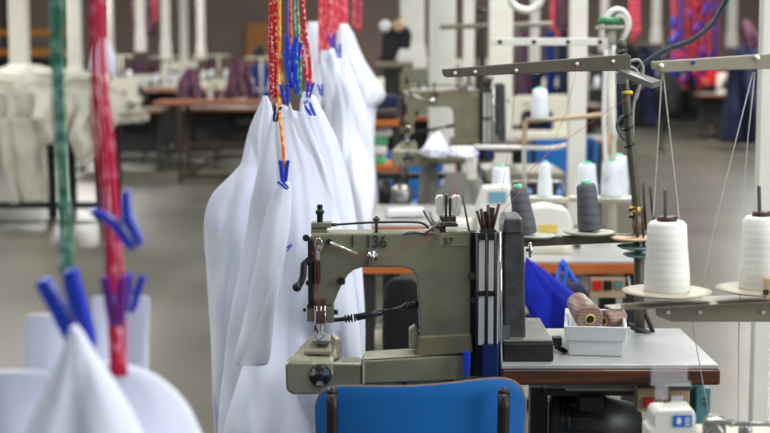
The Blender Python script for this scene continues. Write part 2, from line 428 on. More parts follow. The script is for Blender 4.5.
# base box and tall black pulley cover standing beside the rods
zt = .762
x0, x1 = X(503,3.42), X(554,3.42)
MB().box((x0,3.39,zt+.001),(x1,3.69,zt+.044)).build('base_box','blackbox',SM,bevel=.004)
MB().box((x0,3.395,zt+.044),(x1-.002,3.685,zt+.050)).build('base_lid','boxtop',SM,bevel=.004)
a = P(503,341,3.43)
b = MB().prism([(503,341),(503,225),(505,219),(508,217.5),(520,217.5),(523,219),(524,225),(526,341)],.13,Y=3.43)
b.build('pulley_cover','cover',SM,bevel=.006,seg=3)
MB().bpx(504,218.5,523,234,3.424,.10).build('cover_cap','cover',SM,bevel=.005)
b = MB(); c = P(526,250,3.47); b.lathe([(.004,0),(.004,.006),(.018,.007),(.018,.012),(.006,.014)],c,(1,0,0),18); b.build('pulley_nut','chrome',SM)
b = MB(); b.tube([P(555,346,3.5),P(563,350,3.5),P(566,352,3.52)],.006,8); b.bpx(553,338,562,346,3.5,.03); b.build('fitting','black',SM)
b = MB(); b.bpx(500,326,510,360,3.40,.02); b.build('side_plate','steel',SM)
# lead threads along the machine
b = MB()
R = .0005
b.tube([P(455,186,3.42),P(457,200,3.40),P(452,216,3.39),P(430,234,3.392),P(374,257,3.385),P(357,252,3.388),P(324,247,3.388),P(311,255,3.383)],R,5,2)
b.tube([P(440,233,3.39),P(376,264,3.387),P(372,262,3.385),P(330,248,3.388)],R,5,2)
b.tube([P(311,252,3.383),P(318,262,3.383),P(319,300,3.378),P(320,330,3.37)],R,5,2)
b.tube([P(316,240,3.386),P(316,300,3.378),P(321,325,3.37)],R,5,2)
b.build('lead_thread','redthread',SM)
# ---------------------------------------------------------------- main table
xl, xr, yf, yb = X(503,3.356), X(721,3.356,364), 3.356, 3.81
T = thing('sewing_table', 'white topped sewing table with dark brown wooden edge carrying the grey bin', 'table', ((xl+xr)/2,3.63,0))
MB().box((xl,yf+.004,.752),(xr-.004,yb,.762)).build('laminate_top','laminate',T,bevel=.002)
MB().box((xl,yf,.715),(xr,yb,.7515)).build('tabletop','woodedge',T,bevel=.006,seg=3)
b = MB(); b.bpx(694,388,711,470,3.52,.02); q = X(702,3.52); b.box((q-.02,3.545,.02),(q+.02,3.58,.715)); b.box((q-.03,3.43,.0),(q+.03,3.84,.03)); b.build('leg','teal',T,bevel=.003)
b = MB(); q = xl+.04; b.box((q-.02,3.58,.02),(q+.02,3.62,.715)); b.box((q-.03,3.43,0),(q+.03,3.84,.03)); b.build('leg','teal',T,bevel=.003)
MB().box((xl+.06,3.6,.10),(q+.5,3.63,.14)).build('stretcher','teal',T,bevel=.003)
b = MB()
for y in (398,403): p = P(706,y,3.52); b.cyl(p+V((0,.01,0)),p+V((0,-.004,0)),.004)
b.each('bolt','chrome',T)
mo = MB(); c = P(590,425,3.62); mo.lathe([(.05,-.10),(.078,-.095),(.078,.03),(.07,.045),(.05,.12),(.02,.125)],c,(1,0,0),26)
mo = mo.build('motor','motor',T)
b = MB()
for q in range(14):
    aa = q*2*PI/14; b.box((c.x-.09,c.y+math.cos(aa)*.079-.003,c.z+math.sin(aa)*.079-.003),(c.x+.025,c.y+math.cos(aa)*.079+.003,c.z+math.sin(aa)*.079+.003))
b.build('cooling_fin','motor',mo)
b = MB(); b.bpx(545,389,640,396,3.55,.12); b.bpx(580,397,603,412,3.52,.08); b.bpx(530,388,548,440,3.6,.05); b.build('motor_bracket','motor',T,bevel=.003)
b = MB(); b.lathe([(.055,0),(.06,.01),(.052,.015),(.06,.02),(.055,.03)],P(556,420,3.6),(1,0,0),24); b.build('pulley','black',T)
MB().bpx(566,388,638,391,3.5,.05).build('conduit','steel',T)
sb = MB().bpx(637,388,690,412,3.43,.04).build('switch_box','tan_box',T,bevel=.003)
MB().bpx(645,398,654,408,3.42,.01).build('red_button','red',sb,bevel=.001)
MB().bpx(656,398,662,408,3.42,.01).build('black_button','black',sb,bevel=.001)
MB().bpx(671,396,683,404,3.425,.006).build('rating_plate','label_white',sb)
# ---------------------------------------------------------------- bin with brown cones
def tapered(x0,x1,y0,y1,z0,z1,fl,t,mb):
    def rect(f,z): return [V((x0-f,y0-f,z)),V((x1+f,y0-f,z)),V((x1+f,y1+f,z)),V((x0-f,y1+f,z))]
    o = [rect(0,z0),rect(fl*.45,z0+(z1-z0)*.5),rect(fl*.5+.004,z0+(z1-z0)*.52),rect(fl+.004,z1)]
    i = [rect(fl-t,z1),rect(-t,z0+t)]
    mb.ring(o+i,cap=True,smooth=False)
    return mb
bx0,bx1 = X(570,3.45), X(623,3.45)
B = thing('storage_bin','light grey plastic bin holding brown thread cones on the table','bin',((bx0+bx1)/2,3.62,zt))
tapered(bx0,bx1,3.455,3.68,zt+.001,.833,.008,.004,MB()).build('bin_body','bin',B,bevel=.0015)
B.rotation_euler.z = -.13; B.location.x += .024
b = MB(); c = P(627.5,322,3.45); b.box((c.x-.002,3.45,.815),(c.x+.004,3.46,.832)); b.build('hinge_lug','bin',B)
def cone_thing(label, base, tip, rb, rt, m, inner, group, capm=None, pin=None):
    base = V(base); tip = V(tip); t = thing('thread_cone', label, 'thread cone', base, group)
    ax = tip-base; L = ax.length
    MB().lathe([(rb*.9,0),(rb,L*.04),(rb*.98,L*.3),(rt+(rb-rt)*.35,L*.66),(rt*1.03,L*.95),(rt*.85,L)],base,ax,28).build('winding',m,t)
    MB().lathe([(rb*.3,-.002),(rb*.38,-.002),(rb*.38,.001)],base,ax,20).build('tube_base',inner,t)
    MB().lathe([(rb*.28,-.0035),(rb*.28,0)],base,ax,18).build('tube_hole','black',t)
    b = MB(); b.lathe([(rt*.55,L*.98),(rt*.5,L+.009),(rt*.3,L+.009)],base,ax,18); b.build('tube_tip',capm or inner,t)
    return t
cone_thing('brown thread cone lying tilted on top in the grey bin',P(590,319,3.50),P(577,302,3.61),.033,.026,'thread_brown','label_yellow','brown thread cones in the bin','thread_brown')
cone_thing('brown thread cone lying deeper in the grey bin beside the tilted one',P(605,321,3.57),P(622,316,3.59),.026,.020,'thread_brown','label_yellow','brown thread cones in the bin','thread_brown')
# ---------------------------------------------------------------- main thread stand
YS = 3.76
S = thing('thread_stand','grey steel thread stand with long perforated arm behind the bin','thread stand',P(644,333,YS))
b = MB(); b.cyl(P(640,334,YS),P(638,240,YS),.0125); b.build('lower_pole','greytube_dark',S)
b = MB(); b.tube([P(638,242,YS),P(636,200,YS),P(630,140,YS),P(625,84,YS),P(622,48,YS)],.011,12); b.build('pole','greytube_dark',S)
b = MB(); b.lathe([(.012,0),(.012,.014),(.008,.02),(.001,.021)],P(622,48,YS),(0,0,1),14); b.build('pole_cap','greytube',S)
b = MB(); b.cyl(P(628,325,YS),P(650,334,YS-.02),.008); b.cyl(P(640,300,YS),P(654,335,YS),.006); b.cyl(P(640,337,YS),P(640,332,YS),.025); b.build('foot','darkmetal',S)
arm = MB().prism([(442,69),(446,69),(560,59.5),(628,54),(631,56),(631,70),(612,71),(560,72),(446,77.5),(443,75)],.022,Y=YS-.035).build('upper_arm','greytube',S,bevel=.002)
b = MB()
for (x,y) in ((455,73),(475,72),(516,70.5),(577,64),(613,61.5)):
    p = P(x,y,YS-.035); b.lathe([(.0045,0),(.0045,.004),(.002,.005)],p,(0,-1,0),12)
b.each('eyelet','bright_steel',arm)
b = MB(); a = quad([(618,70,YS-.04),(628,69,YS-.04),(661,80,YS-.18),(652,83,YS-.18)])
b.ring([a,[p+V((0,0,-.014)) for p in a]],smooth=False); b.build('short_arm','boxtop',S,bevel=.001)
MB().bpx(617,72,628,84,YS-.03,.03).build('clamp','steel',S,bevel=.002)
b = MB()
for y in (51,114,127,144,207,214): b.cyl(P(625-(y-80)*-.07,y,YS)+V((-.002,0,0)),P(625-(y-80)*-.07,y+2,YS),.0145)
b.each('cable_tie','black',S)
b = MB(); b.lathe([(.0135,0),(.0145,.003),(.0135,.008)],P(627,94,YS),(0,0,1),12); b.lathe([(.0135,0),(.0155,.006),(.0135,.014)],P(635,212,YS),(0,0,1),12)
b.each('yellow_tape','yellow',S)
b = MB(); b.lathe([(.013,0),(.013,.03)],P(637,228,YS),(0,0,1),12); b.build('threaded_clamp','grime',S)
b = MB(); b.prism([(524,238),(640,234),(641,242),(524,247)],.025,Y=YS-.02); b.build('lower_rail','greytube_dark',S,bevel=.002)
b = MB(); b.tube([P(626,66,YS),P(636,70,YS),P(640,84,YS),P(633,110,YS),P(634,170,YS),P(640,215,YS)],.004,8)
b.tube([P(628,62,YS),P(638,60,YS),P(643,68,YS),P(640,84,YS),P(636,100,YS)],.004,8); b.build('grey_cable','cable_grey',S)
b = MB(); b.tube([P(622,116,YS-.01),P(617,124,YS-.01),P(619,132,YS-.01),P(625,140,YS-.01)],.004,8); b.build('cable_loop','cable',S)
def disc(px,py,Y,w,m,parent):
    r = w*Y/1510/2; MB().lathe([(r*.2,-.005),(r*.85,-.003),(r,.001),(r,.003),(r*.8,.004),(r*.2,.002)],P(px,py,Y),(0,0,1),32).build('spool_disc',m,parent)
disc(536,236,YS-.01,40,'grey_disc',S); disc(589,232.5,YS-.01,52,'grey_disc',S); disc(632,238.5,YS-.05,44,'tan_disc',S); disc(640,247,YS-.05,46,'teal_disc',S); disc(644,255,YS-.05,42,'teal_disc',S)
b = MB()
for (x0_,y0_,x1_,y1_) in ((646,218,643,183),(655,222,650,187),(638,236,636,206),(644,236,642,208),(652,240,660,236)): b.cyl(P(x0_,y0_+12,YS-.05),P(x1_,y1_,YS-.05),.0033)
b.each('spool_pin','legbrown',S)
MB().tube([P(634,84,YS+.02),P(636,74,YS+.02),P(646,62,YS+.0),P(668,49,YS-.02),P(692,40,YS-.04),P(712,24,YS-.06),P(722,8,YS-.08),P(729,-8,YS-.1),P(742,-60,YS-.1)],.0065,10).build('power_cable','cable',None)
tag(bpy.data.objects['power_cable'],'dark grey power cable rising from the stand top past the red cords','cable')
def up_cone(label,px,pb,pt,Y,wb,wt,m,cap,group,lean=0):
    return cone_thing(label,P(px,pb,Y),P(px+lean,pt,Y),wb*Y/1510/2,wt*Y/1510/2,m,cap,group)
up_cone('dark grey thread cone beside the tall black pulley cover',526,234,188,YS-.01,23,17,'thread_grey','mint','grey thread cones',-8)
up_cone('dark grey thread cone on the grey disc above the bin',590,230,184,YS-.01,24,19,'thread_grey','mint','grey thread cones',-4)
# ---------------------------------------------------------------- near thread stand and cones
YN = 2.95
N = thing('thread_stand','beige thread stand with two large white cones in front of the table','thread stand',(X(812,YN),YN,0))
q = X(812,YN)
b = MB(); b.cyl((q,YN,.02),(q,YN,Z(40,YN)),.014); b.lathe([(.12,0),(.12,.02),(.014,.03)],(q,YN,0.)); b.build('pole','beige',N)
ra = MB().prism([(655,302),(835,298),(835,322),(672,322),(657,316)],.012,Y=YN+.02).build('lower_rail','beige',N,bevel=.002)
b = MB()
for x in (668,700,763): p = P(x,312+ (0),YN+.02); b.cyl(p,p+V((0,-.004,0)),.004)
b.each('rail_bolt','bright_steel',ra)
b = MB(); a = quad([(604,305,YN),(612,309,YN-.02),(835,298,YN-.02),(835,293,YN+.10),(700,296,YN+.10)]); b.ring([a,[p+V((0,0,-.004)) for p in a]],smooth=False); b.build('shelf_strip','beige',N,bevel=.001)
ua = MB().prism([(652,61.5),(700,58.5),(835,49),(835,67),(700,71),(660,72.5),(653,69)],.018,Y=YN-.01).build('upper_arm','beige',N,bevel=.002)
b = MB()
for x,y in ((661,66),(757,58)): b.lathe([(.006,0),(.005,.004),(.002,.006)],P(x,y,YN-.01),(0,-1,0),14)
b.each('eyelet','bright_steel',ua)
b = MB(); p = P(693,62.5,YN-.01); b.cyl(p,p+V((0,-.003,0)),.0035); b.build('rivet','peg',ua)
disc(667,292,YN,90,'beige_disc',N); disc(762,289.5,YN,92,'beige_disc',N)
b = MB(); b.cyl(P(666,290,YN),P(665,190,YN),.0036); b.cyl(P(761,288,YN),P(759,186,YN),.0036); b.each('spool_pin','darkmetal',N)
up_cone('large white thread cone on the disc in front of the brown table corner',667,292,221,YN,46,38,'thread_white','maroon_cap','large white cones of the beige stand')
up_cone('large white thread cone with reddish cap beside the tall white post',762,290,216,YN,46,37,'thread_white','maroon_cap','large white cones of the beige stand')
cb = MB().bpx(765,278,800,300,YN-.09,.02).build('clamp_block','tan_box',N,bevel=.003)
MB().cyl(P(766,292,YN-.09),P(768,292,YN-.06),.006).each('clamp_screw','darkmetal',cb)
def thread(label,pts,m='whitethread',r=.001,cat='thread',group=None):
    return tag(MB().tube([P(*p) for p in pts],r,5,2).build('sewing_thread',m),label,cat,group)
WT='white threads of the beige stand'
thread('white thread from arm tip to the pin behind the first large cone',[(662,72,YN),(655,190,YN+.05),(653,218,YN+.05)],group=WT)
thread('white thread from arm tip slanting down past the table corner',[(663,72,YN),(680,226,YN+.05),(690,312,YN+.05),(714,440,YN+.1)],group=WT)
thread('white thread slanting from arm down between the two large cones',[(753,72,YN),(714,229,YN+.05),(700,300,YN+.06)],group=WT)
thread('white thread dropping beside the second large cone down to the floor side',[(755,72,YN),(741,225,YN+.05),(738,433,YN+.05),(738,470,YN+.05)],group=WT)
RT='red threads of the grey stand'
thread('red thread from the far tip of the grey perforated arm',[(455,74,YS-.04),(456,130,3.6),(457,198,3.42)],'redthread',.0005,group=RT)
thread('red thread from the middle eyelet of the grey perforated arm',[(516,72,YS-.04),(513,110,YS-.05),(503,185,3.5),(497,207,3.39)],'redthread',.0005,group=RT)
thread('red thread from the eyelet before the tall white post',[(577,66,YS-.04),(565,115,3.7),(540,165,3.6),(500,215,3.4)],'redthread',.0005,group=RT)
thread('red thread running from the short arm down to the machine fingers',[(652,83,3.6),(612,108,3.6),(540,160,3.5),(499,207,3.39)],'redthread',.0006,group=RT)
# ---------------------------------------------------------------- near machine (bottom corner)
YM = 2.5
NT = thing('sewing_table','grey topped sewing table under the white machine with blue sticker','table',(X(740,YM),2.47,0))
MB().box((X(640,YM),2.22,.722),(X(640,YM)+.7,2.72,.762)).build('tabletop','laminate',NT,bevel=.004)
for (x,y) in ((X(640,YM)+.05,2.27),(X(640,YM)+.65,2.27),(X(640,YM)+.05,2.67),(X(640,YM)+.65,2.67)): MB().box((x-.02,y-.02,0),(x+.02,y+.02,.722)).build('leg','darkmetal',NT)
W = thing('sewing_machine','white machine head with blue sticker and clear guard below the table corner','sewing machine',(X(675,YM),YM+.05,.762))
MB().prism([(653,415),(657,410),(693,409),(696,415),(697,473),(648,473),(648,429),(653,427)],.06,Y=YM).build('head','whitebody',W,bevel=.006,seg=3)
MB().bpx(673,415.5,692,427,YM-.002,.004).build('sticker','label_blue',W)
MB().lathe([(.0001,0),(.006,0),(.006,.0006)],P(679,421,YM-.002),(0,-1,0),14,squash=.7).build('sticker_emblem','label_white',W)
b = MB()
for y in (418,421,424): b.bpx(685,y,690,y+1.3,YM-.003,.002)
b.each('sticker_print','label_white',W)
b = MB(); b.bpx(651,367,688,381,YM+.03,.004); b.bpx(651,381,691,386,YM+.03,.004); b.bpx(655,386,668,400,YM+.03,.004); b.build('clear_guard','plastic',W,bevel=.001)
b = MB(); b.bpx(667,386,692,391,YM+.05,.02); b.bpx(664,386,669,404,YM+.05,.012); b.build('guard_bracket','darkmetal',W,bevel=.002)
b = MB(); b.bpx(700,437,790,470,YM+.02,.1); b.build('bed','cream',W,bevel=.01)
b = MB(); b.lathe([(.015,0),(.02,.01),(.02,.03),(.012,.04)],P(714,438,YM+.02)); b.lathe([(.012,0),(.012,.02),(.006,.03)],P(745,440,YM+.03)); b.tube([P(705,422,YM),P(722,421,YM),P(733,424,YM)],.006,8); b.tube([P(730,424,YM),P(790,424,YM)],.004,8)
b.tube([P(702,440,YM),P(708,428,YM),P(716,426,YM),P(722,434,YM)],.005,8); b.build('thread_guide','steel',W)
# ---------------------------------------------------------------- blue chair
def chair_mesh(root_label):
    Yc = 3.02
    C = thing('chair', root_label, 'chair', (X(418,Yc+.2),Yc+.2,0))
    cx = X(418,Yc); R_ = X(525,Yc)-cx
    def yfun(px): t = (X(px,Yc)-cx)/R_; return Yc+.045*t*t
    top = [(x,y+1.6) for x,y in [(316,408),(318,398),(324,390),(333,386.5),(350,385.5),(380,385.8),(410,385.5),(435,384),(455,382),(475,379.5),(490,378),(503,378),(513,380.5),(520,386),(524,395),(525.5,405),(524,425),(519,470),(510,505),(490,520),(420,524),(350,520),(330,505),(322,470),(317,430)]]
    # triangulated sheet with thickness, curved round the sitter
    n = len(top); rows = 10
    b = MB()
    up = top[:16]; 
    xs = [316+ (525.5-316)*i/24 for i in range(25)]
    def ylim(px, lo):
        best = []
        for i in range(n):
            (xa,ya),(xb,yb) = top[i], top[(i+1)%n]
            if min(xa,xb)-1e-6 <= px <= max(xa,xb)+1e-6 and abs(xa-xb) > 1e-6:
                best.append(ya+(yb-ya)*(px-xa)/(xb-xa))
        return (min(best), max(best)) if best else (405,415)
    xs[0] = 316.3; xs[-1] = 525.2
    xs = [316.3,317,318.5,321,325,330,336,345]+[360+10*i for i in range(14)]+[497,504,510,515,519,522,524,525.2]
    F_, Bk = [], []
    for px in xs:
        a_, c_ = ylim(px, 0)
        F_.append([P(px, a_+(c_-a_)*k/rows, yfun(px)) for k in range(rows+1)])
    vs = []; fs = []
    m_ = rows+1
    for col in F_: vs += col
    nb = len(vs)
    vs += [p+V((0,.013,0)) for p in vs[:nb]]
    nx = len(xs)
    for i in range(nx-1):
        for k in range(rows):
            q = i*m_+k
            fs.append((q,q+1,q+m_+1,q+m_)); fs.append((nb+q,nb+q+m_,nb+q+m_+1,nb+q+1))
        q = i*m_; fs.append((q,q+m_,nb+q+m_,nb+q)); q = i*m_+rows; fs.append((q,nb+q,nb+q+m_,q+m_))
    for k in range(rows):
        fs.append((k,nb+k,nb+k+1,k+1)); q=(nx-1)*m_+k; fs.append((q,q+1,nb+q+1,nb+q))
    b.add(vs, fs, True); bk = b.build('backrest','chairblue',C,bevel=.002)
    # plywood edge band just outside the panel
    e = MB(); pts = [P(x,y,yfun(x))+V((0,.0065,0)) for x,y in top]
    e.tube(pts+[pts[0]],.0032,8,3); e.build('edge_band','ply',bk)
    for px in (332,504):
        x = X(px,Yc); t = MB()
        tp = P(px,393,Yc-.014); t.tube([tp,V((x,Yc-.014,.60)),V((x,Yc+.0,.46)),V((x,Yc+.02,.40)),V((x,Yc-.02,0.01))],.0125,12)
        t.build('rear_leg','brown_tube',C)
        t = MB(); t.lathe([(.0125,0),(.011,.006),(.005,.011),(.0005,.012)],tp,(0,0,1),12); t.build('tube_cap','brown_tube',C)
        t = MB(); t.lathe([(.004,0),(.003,.003)],P(px,396,Yc-.026),(0,-1,0),10); t.each('bolt','steel',C)
        t = MB(); t.tube([V((x,Yc+.38,.42)),V((x,Yc+.385,.2)),V((x,Yc+.40,.01))],.0115,12); t.build('front_leg','brown_tube',C)
        t = MB(); t.tube([V((x,Yc+.0,.425)),V((x,Yc+.2,.425)),V((x,Yc+.38,.425))],.011,10); t.build('seat_rail','brown_tube',C)
    MB().box((cx-.19,Yc+.03,.437),(cx+.19,Yc+.40,.452)).build('seat','chairblue',C,bevel=.006,seg=3)
    return C
CH = chair_mesh('bright blue chair back with two dark tubes in front of the machine')
# ---------------------------------------------------------------- hanging cloth
def drape(name,label,rows,Y,depth=.22,nf=5,amp=.02,m='cloth',group=None,seed=0,parent=None,cat='hanging garment',sub=5,seg=128,lean=0.,diag=1.0,dscale=1.,yaw=0.,pins=0,sag=0.):
    rnd = random.Random(seed)
    out = []
    for i in range(len(rows)-1):
        r0 = rows[max(i-1,0)]; r1 = rows[i]; r2 = rows[i+1]; r3 = rows[min(i+2,len(rows)-1)]
        for k in range(sub):
            t = k/sub
            out.append([.5*((2*r1[j])+(r2[j]-r0[j])*t+(2*r0[j]-5*r1[j]+4*r2[j]-r3[j])*t*t+(3*r1[j]-r0[j]-3*r2[j]+r3[j])*t**3) if j else r1[0]+(r2[0]-r1[0])*t for j in range(3)])
    out.append(list(rows[-1]))
    ph = [rnd.uniform(0,6.28) for _ in range(4)]
    fr = [nf, nf*1.7+.5, nf*.55]
    rings = []
    y0 = rows[0][0]; y1 = rows[-1][0]
    for (py, xa, xb) in out:
        s = (py-y0)/(y1-y0); Yr = Y+lean*s
        a = P(xa,py,Yr); c = P(xb,py,Yr); cx = (a.x+c.x)/2; w = (c.x-a.x)/2; z = a.z
        A = amp*min(1, .15+1.6*s)
        d = depth*min(1,.12+1.3*s)/2
        ring = []
        for i in range(seg):
            t = 2*PI*i/seg; u = math.cos(t)
            xx = cx+w*u
            f = math.sin(fr[0]*u*PI*.9+ph[0]+s*diag)+.55*math.sin(fr[1]*u*PI*.9+ph[1]-s*2+diag*s)+.8*math.sin(fr[2]*u*PI+ph[2]+1.5*s)
            f *= .2
            q1 = noise.noise(V((xx*6.5/dscale+seed*3.1+z*diag*.8, z*1.1/dscale+seed, 3.3))); q2 = noise.noise(V((xx*13/dscale-z*2.2/dscale+seed, z*2.4/dscale, seed*1.3)))
            f += 2.8*(1-abs(q1)*3.)+.9*(1-abs(q2)*3.)-2.0
            n2 = noise.noise(V((xx*11+seed, z*9, seed*1.7)))
            yy = Yr + d*math.sin(t) + A*f*(.9 if math.sin(t)<0 else .6) + A*.5*n2
            yy += yaw*(xx-cx)*min(1,s*3)
            ring.append(V((xx+A*.25*math.sin(3*s*PI+t*2+ph[3]), yy, z + A*.6*n2*(1 if s>.97 else 0) - (sag*abs(math.sin(PI*pins*(u*.5+.5)))*max(0,1-s*7) if pins else 0))))
        rings.append(ring)
    b = MB().ring(rings); o = b.build(name,m,parent)
    if parent is None: tag(o,label,cat,group)
    return o
GW='white garments hanging behind the machine'
drape('hanging_garment','white garment on the aisle side hanging under red and yellow cords',
  [(96,263,268),(104,260,272),(125,251,276),(143,246,280),(158,243,285),(164,241,286),(170,236,287),(180,226,290),(192,214,295),(205,207,300),(222,203,306),(240,202,310),(270,203,312),(300,205,315),(350,209,320),(400,213,326),(433,215,330),(500,216,332)],4.42,.18,3,.024,seed=3,group=GW,yaw=-.35,pins=1,sag=0.)
drape('hanging_garment','white garment folded between the aisle side one and the widest one',
  [(104,276,281),(115,272,285),(140,266,291),(170,258,298),(200,250,302),(240,242,305),(300,232,310),(360,224,312),(433,217,316),(500,216,318)],4.22,.12,2,.018,seed=8,group=GW,yaw=-.5,diag=2.)
drape('hanging_garment','widest white garment pinned nearest the machine head',
  [(102,277,303),(106,275,304),(120,275,308),(140,276,316),(165,278,326),(200,278,336),(240,272,346),(300,260,354),(360,244,360),(400,234,364),(433,226,366),(510,220,370)],4.02,.20,3,.026,seed=11,group=GW,diag=2.5,yaw=.25,pins=2,sag=.045)
drape('hanging_garment','narrow white sleeve hanging loose over the widest garment',
  [(182,281,290),(187,277,291),(205,268,291),(230,262,289),(265,256,284),(300,248,278),(330,240,273),(350,235,271),(361,234,269),(363,235,267)],3.82,.07,1.2,.010,seed=5,group=GW,yaw=-.3)
drape('hanging_garment','white garment behind the widest one under the thin red cord',
  [(92,303,309),(97,301,316),(112,300,324),(140,302,338),(180,306,350),(220,308,356),(260,310,360),(330,315,364),(433,320,366),(480,320,366)],4.62,.20,3,.024,seed=21,group=GW,yaw=.4,diag=2.)
drape('hanging_garment','white folded flap hanging from the slanting peg over two garments',
  [(116,308,316),(124,308,321),(150,314,331),(190,322,341),(230,328,346),(252,332,346)],4.12,.05,1.2,.010,seed=23,group=GW,yaw=.5)
drape('hanging_garment','white garment further along the line below the pink cords',
  [(48,322,338),(56,320,346),(80,322,356),(110,324,366),(150,326,372),(200,330,374),(260,334,372),(330,338,372)],6.1,.35,3,.03,seed=31,group=GW,pins=2,sag=.06,diag=2.)
drape('hanging_garment','white garment with bulging fold far along the line beside the posts',
  [(24,340,348),(34,337,354),(60,336,364),(84,338,378),(92,338,384),(100,340,383),(108,342,376),(150,344,376),(200,344,377),(250,346,375)],7.6,.4,3,.035,seed=41,group=GW)
drape('hanging_garment','small white garment highest on the far end of the line',
  [(22,308,318),(30,306,322),(50,306,324),(80,306,322),(110,306,322)],7.9,.3,3,.02,seed=44,group=GW)
FG='white garments pinned under the green and crimson cords'
pk = drape('hanging_garment','white garment with pointed peak pinned below the green cord',
  [(326,71,78),(334,68,84),(345,64,90),(360,57,99),(380,47,112),(400,38,124),(433,26,142),(480,14,160),(560,6,170)],1.66,.14,2,.010,seed=51,group=FG)
drape('shoulder','',[(371,-30,44),(376,-38,56),(390,-44,70),(433,-50,84),(500,-54,90),(560,-54,92)],1.80,.10,1.5,.008,seed=52,parent=pk)
drape('shoulder','',[(362,96,118),(367,94,140),(376,92,160),(390,92,178),(408,92,192),(433,92,203),(480,92,214),(560,92,220)],1.80,.10,1.5,.008,seed=54,parent=pk)
drape('hanging_garment','white folded panel behind the peaked garment under the green cord',
  [(314,29,60),(320,26,78),(340,25,86),(375,26,90),(420,26,92),(480,26,94)],1.92,.03,1,.006,seed=53,group=FG)
drape('hanging_garment','white folded panel pinned under the crimson cords',
  [(296,94,148),(300,92,150),(340,93,149),(380,94,147),(420,95,147),(480,95,147)],1.93,.03,1,.006,seed=57,group=FG)
# ---------------------------------------------------------------- cords and pegs
def cord(label,pts,m,r,group,strands=1,spread=.004):
    b = MB(); rnd = random.Random(len(label))
    for s in range(strands):
        o = V(((s-(strands-1)/2)*spread, rnd.uniform(-1,1)*spread*.6, 0))
        b.tube([P(*p)+o+V((rnd.uniform(-1,1)*spread*.35,0,0)) for p in pts],r,6,3)
    return tag(b.build('hanging_rope',m),label,'cord',group)
GC='cords the garments hang from'
cord('thick green braided cord ending in a blue peg',[(56,-60,1.78),(58,60,1.78),(62,160,1.78),(66,230,1.78),(67,272,1.76)],'cord_green',.0026,GC,3,.0046)
cord('thick crimson cords beside the green one with two blue pegs',[(96,-60,1.78),(98,60,1.78),(104,140,1.78),(111,220,1.78),(115,300,1.78),(119,376,1.78)],'cord_crimson',.0028,GC,4,.0052)
cord('red and white flecked cord left of the yellow one',[(275,-60,4.15),(275,40,4.15),(274,98,4.15)],'cord_red',.0075,GC,2,.013)
cord('yellow and red cord dropping to the small peg on the sleeve',[(279,-60,4.0),(279,60,4.0),(280,110,3.86),(283,150,3.80),(284,182,3.79)],'cord_yellow',.0042,GC,1)
cord('red flecked cord right beside the yellow one',[(278.5,-60,4.1),(279,40,4.1),(279,99,4.1)],'cord_red',.006,GC,1)
cord('thin blue cord above the cluster of pegs',[(287,-60,4.1),(288,20,4.1),(288,60,4.1)],'cord_blue',.003,GC)
cord('orange cord above the cluster of pegs',[(290,-60,4.15),(290,10,4.15),(291,50,4.15)],'cord_orange',.006,GC)
cord('pair of green cords beside the peg cluster',[(294,-60,4.1),(297,20,4.1),(299,60,4.1),(300,98,4.1)],'cord_green',.0032,GC,2,.009)
cord('red flecked cords dropping to the lowest blue peg cluster',[(299,-60,4.3),(301,10,4.3),(306,60,4.3),(310,92,4.3)],'cord_red',.0055,GC,2,.012)
def cluster(label,px,w,Y,ybot,n,mats,seed):
    rnd = random.Random(seed)
    for i in range(n):
        x = px-w/2+w*(i+.5)/n
        m = mats[i%len(mats)]
        yb_ = ybot-rnd.uniform(0,14); Yi = Y+(i%3)*Y*.006
        b = MB().tube([P(x+rnd.uniform(-1,1),-40,Yi),P(x,ybot*.4,Yi),P(x+rnd.uniform(-1,1),yb_,Yi)],max(.004,Y*.0014),6,2)
        tag(b.build('hanging_rope',m),label,'cord',label)
cluster('pink and red cords over the far white garments',326,14,6.3,66,5,['cord_pink','cord_red'],1)
cluster('pale red cords above the far end of the garment line',341,12,7.6,52,5,['cord_pink'],2)
drape('hanging_garment','dark red garment hanging high between the slim far posts',[(-6,134,158),(10,133,160),(36,135,158)],25,.3,3,.04,'maroon',seed=95)
cluster('crimson and violet cords beyond the garment line',357,7,9.5,32,3,['cord_pink','purple'],3)
cluster('red and blue cord bundle hanging before the far tables',696,46,18,70,20,['cord_pink','cord_red','cord_pink','cord_blue','cord_pink'],4)
cluster('pink cord bundle behind the tall white post',556,10,14,40,4,['cord_pink','purple'],5)
cluster('red cord bundle beside the stand top',635,9,19,46,4,['cord_pink'],6)
cluster('crimson cords hanging over the far white machines',157,16,24,24,4,['maroon','cord_pink'],7)
